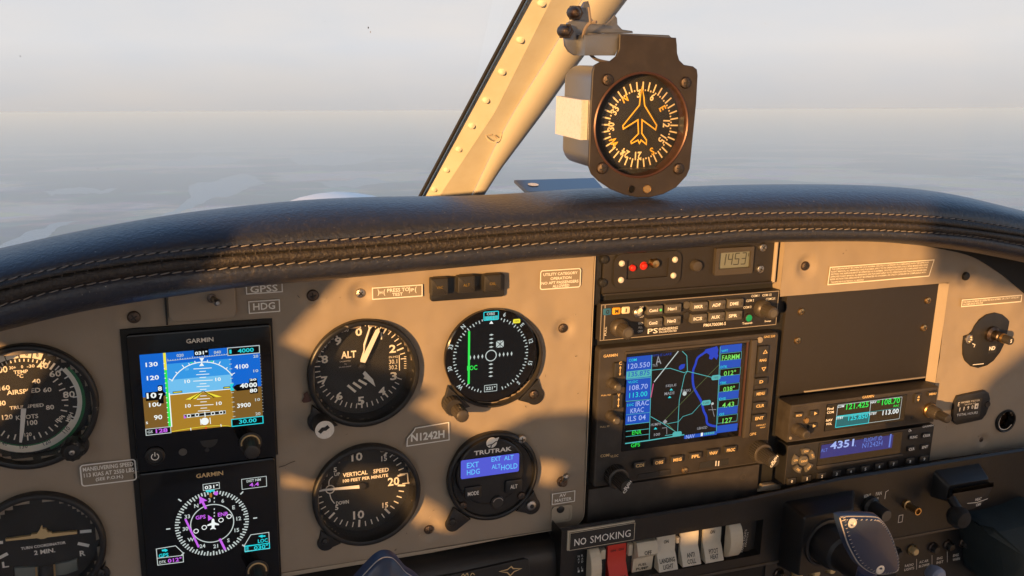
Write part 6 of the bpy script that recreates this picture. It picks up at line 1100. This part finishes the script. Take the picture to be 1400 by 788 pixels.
# rocker switches
def rocker(label, Zx, up_, texts, m, pressed='top', tm='ink'):
    Zr = B1.at(WL - .002); x0_, x1_, y0_, y1_ = Zx; x0_ += 9; x1_ -= 2; tl = Zr(x0_, y0_); br = Zr(x1_, y1_); u0 = Zr(x0_, (y0_ + y1_) / 2)[0]; u1 = Zr(x1_, (y0_ + y1_) / 2)[0]; vt = Zr((x0_ + x1_) / 2, y0_)[1]; vb_ = Zr((x0_ + x1_) / 2, y1_)[1]
    t = thing('rocker_switch', label, 'switch', ((u0 + u1) / 2, vb_), wf, group='rocker switches under the radios'); H_ = vt - vb_; b = MB()
    if pressed == 'top': prof = [(vt, wf), (vt, WL - .006), (vt - H_ * .12, WL - .0055), (vt - H_ * .5, WL - .0052), (vt - H_ * .62, WL - .003), (vb_ + H_ * .03, WL + .0018), (vb_, WL + .0008), (vb_, wf)]
    else: prof = [(vt, wf), (vt, WL - .001), (vt - H_ * .05, WL + .0005), (vt - H_ * .33, WL + .0030), (vt - H_ * .40, WL + .0012), (vt - H_ * .55, WL - .0042), (vb_, WL - .0060), (vb_, wf)]
    b.loops([[(u1, v, w_) for v, w_ in prof], [(u0, v, w_) for v, w_ in prof]], m, cap1=False, closed=False)
    b.add([(u0, v, w_) for v, w_ in prof], [tuple(range(len(prof)))[::-1]], m); b.add([(u1, v, w_) for v, w_ in prof], [tuple(range(len(prof)))], m)
    rk = b.build('rocker', t, ang=40)
    b = MB()
    def surf(v):
        for k in range(len(prof) - 1):
            if prof[k][0] >= v >= prof[k + 1][0] and k > 0: a, c = prof[k], prof[k + 1]; return a[1] + (c[1] - a[1]) * (a[0] - v) / max(1e-9, a[0] - c[0])
        return WL
    for s_, f, h_, wfr in texts:
        v, fcs, tw, th = glyphs(s_, .015); hh_ = .0022 * h_; vc = vt - H_ * f; kx_ = (u1 - u0) * wfr / tw; ky_ = hh_ / th
        vs = [((u0 + u1) / 2 + x * kx_, vc + y * ky_) for x, y in v]; b.add([(x, y, surf(y) + .00025) for x, y in vs], fcs, tm)
    if texts: b.build('lettering', rk, smooth=False)
    b = MB()
    if m == 'red' or 'ANTI' in str(texts): 
        uu = (u0 + u1) / 2; b.line([(uu, vt - H_ * .55), (uu, vb_ + .002)], .0003, WL + .0022, 'ink') if False else None
    return t
rocker('red battery and alternator rocker switch lettered BAT AL', (352, 460, 418, 604), 0, [('ON   ON', .16, .9, .7), ('BAT  ALT', .85, 1.2, .8)], 'red', tm='ink')
rocker('ivory fuel pump rocker switch tipped to OFF', (490, 605, 390, 560), 0, [('OFF', .27, 1.4, .36), ('FUEL', .78, 1.1, .42), ('PUMP', .91, 1.2, .62)], 'ivory', 'bottom')
rocker('pale rocker switch lettered LANDING LIGHT', (614, 722, 375, 538), 0, [('ON', .17, 1.4, .26), ('LANDING', .70, 1.5, .82), ('LIGHT', .86, 1.5, .55)], 'white_rocker')
rocker('pale split rocker switch lettered ANTI COLL', (740, 845, 345, 510), 0, [('ANTI', .70, 1.5, .45), ('COLL', .86, 1.5, .48)], 'white_rocker')
rocker('pale rocker switch lettered PITOT HEAT', (862, 966, 322, 490), 0, [('ON', .17, 1.4, .26), ('PITOT', .70, 1.5, .52), ('HEAT', .84, 1.5, .45)], 'white_rocker')
def wheel(label, x0_, x1_, y0_, y1_):
    Zr = B1.at(WL); u0 = Zr(x0_, (y0_ + y1_) / 2)[0]; u1 = Zr(x1_, (y0_ + y1_) / 2)[0]; vt = Zr(x0_, y0_)[1]; vb_ = Zr(x1_, y1_)[1]; t = thing('dimmer_wheel', label, 'switch', ((u0 + u1) / 2, vb_), wf, 'dimmer thumb wheels'); vc = (vt + vb_) / 2; rad_ = (vt - vb_) / 2
    b = MB(); L = []
    for u in (u0, u0 + .0005, u1 - .0005, u1):
        rad2 = rad_ - (.0005 if u in (u0, u1) else 0); L.append([(u, vc + rad2 * math.cos(R(180 * k / 30)), wf + .004 + (rad2 * (1 - .03 * (k % 2))) * .62 * math.sin(R(180 * k / 30))) for k in range(31)])
    b.loops(L, 'ivory', cap1=False, closed=False); b.add(L[0], [tuple(range(31))], 'ivory'); b.add(L[-1], [tuple(range(31))[::-1]], 'ivory'); b.build('wheel', t, ang=20); return t
wheel('ivory dimmer wheel left of the red rocker switch', 250, 305, 436, 620); t_ = wheel('ivory dimmer wheel at the right end of the rocker row', 988, 1052, 300, 468)
b = MB(); b.box(B1.at(WL - .004).rect((1062, 300), (1125, 285), (1118, 455), (1050, 470)), wf, wf + .0012, 'black'); q = B1.at(wf + .0015); b.zt(q, 'PANEL LIGHTS', 1078, 388, 11, 'print', 110, rot=-84); b.zt(q, 'SWITCH', 1092, 382, 8, 'print', 70, rot=-84)
for k, ch in enumerate('NAV LI'): b.zt(q, ch, 199, 470 + 16 * k, 11, 'white', 9) if ch != ' ' else None
for k, ch in enumerate('RAD LI'): b.zt(q, ch, 218, 466 + 16 * k, 11, 'white', 9) if ch != ' ' else None
b.build('switch_legends', lw, smooth=False, kind='stuff')
for k, (x0_, x1_, y0_, y1_) in enumerate(((316, 343, 440, 490), (466, 488, 410, 470), (722, 736, 375, 405))):
    b = MB(); b.box(B1.at(wf + .004).rect((x0_, y0_), (x1_, y0_ - 5), (x1_, y1_ - 5), (x0_, y1_)), wf, wf + .004, 'ivory', .0006); b.build('switch_clip', lw)
# yoke shaft housing and copilot yoke
yk = thing('copilot_yoke', 'copilot control yoke with a shaft through a black boss and blue-black leather grip', 'control yoke', B2(330, 520), WL)
W9 = .045; Zf = B2.at(W9); f0 = Zf.rect((225, 276), (487, 216), (470, 520), (215, 575)); Zb_ = B2.at(WL); bk = (Zb_(122, 182)[0], f0[1] - .006, Zb_(440, 122)[0] + .012, (Zb_(125, 182)[1] + Zb_(430, 122)[1]) / 2)
bs = thing('shaft_housing', 'black box shaped housing on the lower panel around the copilot yoke shaft', 'housing', (bk[0], bk[1]), WL)
b = MB(); L = [[(u, v, w_) for u, v in rr(*q, rd, 3)] for q, w_, rd in ((bk, WL - .001, .003), ((bk[0] + .0005, bk[1] + .0005, bk[2] - .0005, bk[3] - .0005), WL + .001, .003), ((f0[0] - .001, f0[1] - .001, f0[2] + .001, f0[3] + .001), W9 - .0015, .003), (f0, W9, .003))]; b.loops(L, 'lower'); b.build('box', bs, ang=30)
cs = B2.at(W9)(350, 395); b = MB(); b.lathe(cs, [(.0215, W9), (.0210, W9 + .002), (.0190, W9 + .0025), (.0180, W9 + .0005)], 'black', 48); b.build('collar', bs)
WY = .17; ce = B2.at(.15)(430, 560); 
b = MB(); b.lathe(cs, [(.0125, W9), (.0122, WY - .02), (.0122, WY)], 'black', 36, False); b.lathe(cs, [(.0170, W9 + .0006), (.0172, W9 + .012), (.0150, W9 + .020), (.0125, W9 + .022)], 'black', 40, False); b.build('shaft', yk)
Zy = C8.at(WY + .025); pad = [(592, 48), (640, 39), (750, 38), (850, 41), (890, 52), (925, 85), (955, 130), (985, 190), (1008, 260), (1032, 340), (1034, 410), (1018, 450), (985, 470), (930, 478), (860, 474), (800, 450), (735, 400), (690, 330), (650, 250), (622, 165), (600, 90)]
pu = smooth([Zy(*p) for p in pad] + [Zy(*pad[0])], 3)[:-1]
b = MB(); W8 = WY + .025; pu = ccw(pu); L = [[(u, v, W8 - .008) for u, v in inset(pu, .002)], [(u, v, W8 - .0068) for u, v in inset(pu, -.0003)], [(u, v, W8 - .003) for u, v in pu], [(u, v, W8 - .0008) for u, v in inset(pu, .0012)], [(u, v, W8) for u, v in inset(pu, .0022)]]
b.loops(L, 'yoke', cap1=False); b.dome(L[-1], 'yoke'); b.build('grip_horn', yk, ang=50)
b = MB(); e_ = inset(pu, .0010); b.tube([(u, v, W8 - .0022) for u, v in e_ + [e_[0]]], .00075, 'yoke_edge', 6)
for k in range(0, len(pu), 1): u, v = inset(pu, .0022)[k]; b.tube([(u - .0006, v, W8 - .0002), (u + .0007, v + .0005, W8 - .0001)], .0003, 'yoke_edge', 5)
b.build('stitched_edge', yk)
for x, y in ((673, 83), (878, 423)): b = MB(); q = C8.at(W8)(x, y); b.lathe(q, [(.0033, W8 - .0002), (.0030, W8 + .0006), (.0018, W8 + .0008), (.0014, W8 + .0003), (.0001, W8 + .0003)], 'silver', 24, False); b.build('rivet', yk)
q = C8.at(WY)(800, 460); b = MB(); b.tube([(q[0] - .008, q[1] + .008, WY + .006), (q[0] - .006, q[1] - .02, WY + .004), (q[0] - .01, q[1] - .045, WY), (cs[0], cs[1] - .015, WY - .002), (cs[0], cs[1], WY)], [.006, .009, .012, .013, .013], 'yoke', 16); b.build('yoke_arm', yk, ang=60)
# pilot yoke top
py_ = thing('pilot_yoke', 'worn grey-blue top of the pilot yoke horn at the bottom edge', 'control yoke', C6.at(.19)(215, 254), .19)
Zy = C6.at(.2); pad = [(10, 330), (66, 266), (104, 225), (150, 178), (190, 152), (225, 146), (256, 152), (282, 172), (310, 204), (340, 240), (400, 280), (430, 330), (400, 480), (-20, 480)]; pu = ccw(smooth([Zy(*p) for p in pad] + [Zy(*pad[0])], 3)[:-1]); W8 = .2
b = MB(); b.loops([[(u, v, W8 - .010) for u, v in inset(pu, .002)], [(u, v, W8 - .008) for u, v in inset(pu, -.0003)], [(u, v, W8 - .004) for u, v in pu], [(u, v, W8 - .0008) for u, v in inset(pu, .0012)], [(u, v, W8) for u, v in inset(pu, .0022)]], 'yoke', cap1=False); b.dome([(u, v, W8) for u, v in inset(pu, .0022)], 'yoke', .004); b.build('grip_horn', py_, ang=50)
b = MB(); e_ = inset(pu, .001); b.tube([(u, v, W8 - .0024) for u, v in e_], .0005, 'yoke_edge', 6); b.build('worn_edge', py_)
# heater controls
hk = thing('fan_knob', 'round black fan knob with a grey end disc beside the VENT and FAN lettering', 'knob', B2(640, 250), WL)
b = MB(); c = B2.at(WL + .02)(662, 252); b.lathe(c, [(.0085, WL), (.0082, WL + .004), (.0062, WL + .006), (.0056, .0405), (.0050, .0415)], 'black', 36, knurl=.03); gk = b.build('grip', hk); b = MB(); b.lathe(c, [(.0049, .0414), (.0047, .0419)], 'key', 36); b.build('end_disc', gk)
b = MB(); Zt = B2.at(WL + .0003)
for t, x, y, h, W_ in (('VENT', 567, 149, 18, 36), ('FAN', 628, 136, 18, 30), ('HI', 618, 164, 14, 16), ('MED', 562, 203, 14, 28), ('LO', 546, 236, 14, 16)): b.zt(Zt, t, x, y, h, 'print', W_, bold=.01)
for x, y in ((617, 184), (587, 201), (568, 229), (562, 256)): b.lathe(Zt(x, y), [(.0012, WL), (.0011, WL + .0003)], 'print', 10)
b.outline(Zt.crect(744, 270, 20, 36), .0006, WL + .0003, 'print'); b.line(Zt.pts([(660, 165), (665, 128), (680, 118)]), .0006, WL + .0003, 'print'); b.build('printed_legends', hk, smooth=False)
jk = thing('jack_socket', 'brass barrel jack socket sticking out of the black lower panel', 'socket', B2(800, 250), WL)
b = MB(); c = B2.at(WL + .008)(805, 212); b.lathe(c, [(.0042, WL), (.0042, WL + .003), (.0031, WL + .0035), (.0031, WL + .013), (.0034, WL + .0135), (.0034, WL + .0155), (.0024, WL + .0155), (.0023, WL + .011)], 'brass', 28); b.build('barrel', jk)
ht = thing('heat_control', 'half round black heat lever unit with HEAT OFF lettering at the right', 'control', C7(290, 520), WL)
W7 = WL + .014; Z = C7.at(W7); r = Z.rect((185, 362), (390, 318), (385, 400), (190, 440)); b = MB(); b.loops([[(u, v, w_) for u, v in rr(a[0], a[1], a[2], a[3], .003)] for a, w_ in (((r[0] - .004, r[1] - .002, r[2] + .002, r[3] + .008), WL - .001), (r, W7 - .001), ((r[0] + .001, r[1] + .001, r[2] - .001, r[3] - .001), W7))], 'lower'); b.build('hood', ht, ang=30)
c = Z(290, 398); hw = (r[2] - r[0]) / 2 - .001; b = MB(); b.prism([(c[0] + hw * math.cos(R(a)), r[1] + .012 + hw * .95 * math.sin(R(a))) for a in range(180, 361, 12)] + [(c[0] + hw, r[3] - .006), (c[0] - hw, r[3] - .006)], WL, W7 + .004, 'black', .001); Zt = Z.at(W7 + .0043); b.zt(Zt, 'HEAT', 338, 424, 13, 'print', 28, bold=.02); b.zt(Zt, 'OFF', 338, 450, 13, 'print', 22, bold=.02); b.line(Zt.pts([(285, 444), (330, 440), (382, 422)]), .0006, W7 + .0043, 'print'); b.build('quadrant', ht)
b = MB(); b.tube([(*C7(225, 430, W7 + .008), W7 + .004), (*C7(245, 470, W7 + .014), W7 + .012), (*C7(262, 515, W7 + .016), W7 + .016)], [.004, .004, .005], 'black', 12); q = C7.at(W7 + .02)(262, 520); b.lathe(q, [(.0062, W7 + .008), (.0092, W7 + .012), (.0095, W7 + .018), (.0070, W7 + .0225), (.0001, W7 + .024)], 'black_matte', 28); b.build('lever', ht)
# circuit breakers
def breaker(label, Zq_, x, y, lit_=False):
    t = thing('circuit_breaker', label, 'circuit breaker', Zq_(x, y, .012), .008, 'circuit breakers along the bottom'); c = Zq_.at(.012)(x, y)
    b = MB(); b.lathe(c, [(.0050, .0060), (.0050, .0095), (.0042, .0105), (.0038, .0085)], 'brass' if lit_ else 'dark_steel', 28, False); b.build('collar', t)  # lit_ puts a lit look into the colours, brass ring and amber button
    b = MB(); b.lathe(c, [(.0034, .0070), (.0034, .0135), (.0028, .0145)], 'amberwhite' if lit_ else 'key_dark', 24); b.build('button', t)
breaker('brass ringed circuit breaker coloured amber as if lit beside the copilot yoke grip', C8, 1132, 290, True); breaker('circuit breaker half hidden behind the copilot yoke grip', C8, 1018, 310)
breaker('leftmost dark circuit breaker in the bottom row under the shaft housing', C8, 150, 470); breaker('brass circuit breaker second in the bottom row under the shaft housing', C8, 278, 462, True); breaker('brass circuit breaker third in the bottom row under the shaft housing', C8, 405, 448, True)
breaker('brass circuit breaker beside the yoke shaft at the bottom edge', C8, 520, 425, True)
for k, (x, y) in enumerate(((930, 432), (1010, 418), (1092, 405), (1170, 385))): breaker(['dark circuit breaker right of the amber one', 'second dark circuit breaker right of the amber one', 'third dark circuit breaker right of the amber one', 'rightmost dark circuit breaker of the bottom row'][k], B2, x, y)
b = MB(); Zt = B2.at(.0084)
for t, x, y, W_ in (('RADIO', 790, 517, 44), ('LIGHTS', 790, 537, 50), ('A/C AIR', 868, 497, 46), ('BLOWER', 870, 518, 54), ('ENG', 952, 480, 28), ('INST', 953, 501, 34), ('ENG', 1038, 464, 28), ('WARN', 1040, 485, 36), ('CB', 1120, 444, 16), ('TEST', 1120, 464, 26)): b.zt(Zt, t, x, y, 13, 'print', W_, bold=.01)
for x, y in ((829, 512), (911, 492), (992, 473), (1081, 455)): b.line(Zt.pts([(x, y - 28), (x, y + 28)]), .0004, .0084, 'print')
b.build('breaker_legends', lw, smooth=False)
kb = thing('quadrant_knob', 'pale blue-grey rounded knob top at the bottom edge right of the yoke grip', 'knob', C8.at(.06)(1312, 560), .05)
b = MB(); c = C8.at(.06)(1310, 480); b.lathe(c, [(.0060, .05), (.0074, .054), (.0078, .057), (.0075, .060), (.0055, .0625), (.0001, .063)], 'grey_blue', 36, False); b.build('knob', kb)
sd = thing('side_cushion', 'dark teal padded cloth shape in the bottom right corner', 'cushion', C7.at(.03)(470, 790), .02)
b = MB(); Zy = C7.at(.05); pu = ccw(smooth([Zy(*p) for p in ((385, 570), (420, 556), (480, 545), (560, 525), (700, 500), (720, 800), (560, 900), (450, 860), (432, 760), (420, 690), (400, 620), (385, 570))], 4)[:-1])
b.loops([[(u, v, .0) for u, v in pu], [(u, v, .035) for u, v in pu], [(u, v, .045) for u, v in inset(pu, .004)], [(u, v, .049) for u, v in inset(pu, .006)]], 'teal', cap1=False); b.dome([(u, v, .049) for u, v in inset(pu, .006)], 'teal', .012); b.build('padding', sd, ang=60)
b = MB(); Zy = C7.at(.012); b.prism(Zy.pts([(340, 568), (395, 555), (425, 650), (440, 820), (345, 850)]), -.01, .012, 'olive_edge', .001); b.build('edge_strip', lw)

# ---------------------------------------------------------------- attitude: everything of the aircraft is pitched nose-up
for o in list(C.objects):
    if o.parent is None and o.type in ('MESH', 'EMPTY') and not o.get('world'): o.matrix_world = TILT @ Matrix.Translation(o.location)
for o in C.objects:
    for k in ('o3', 'world'):
        if k in o: del o[k]
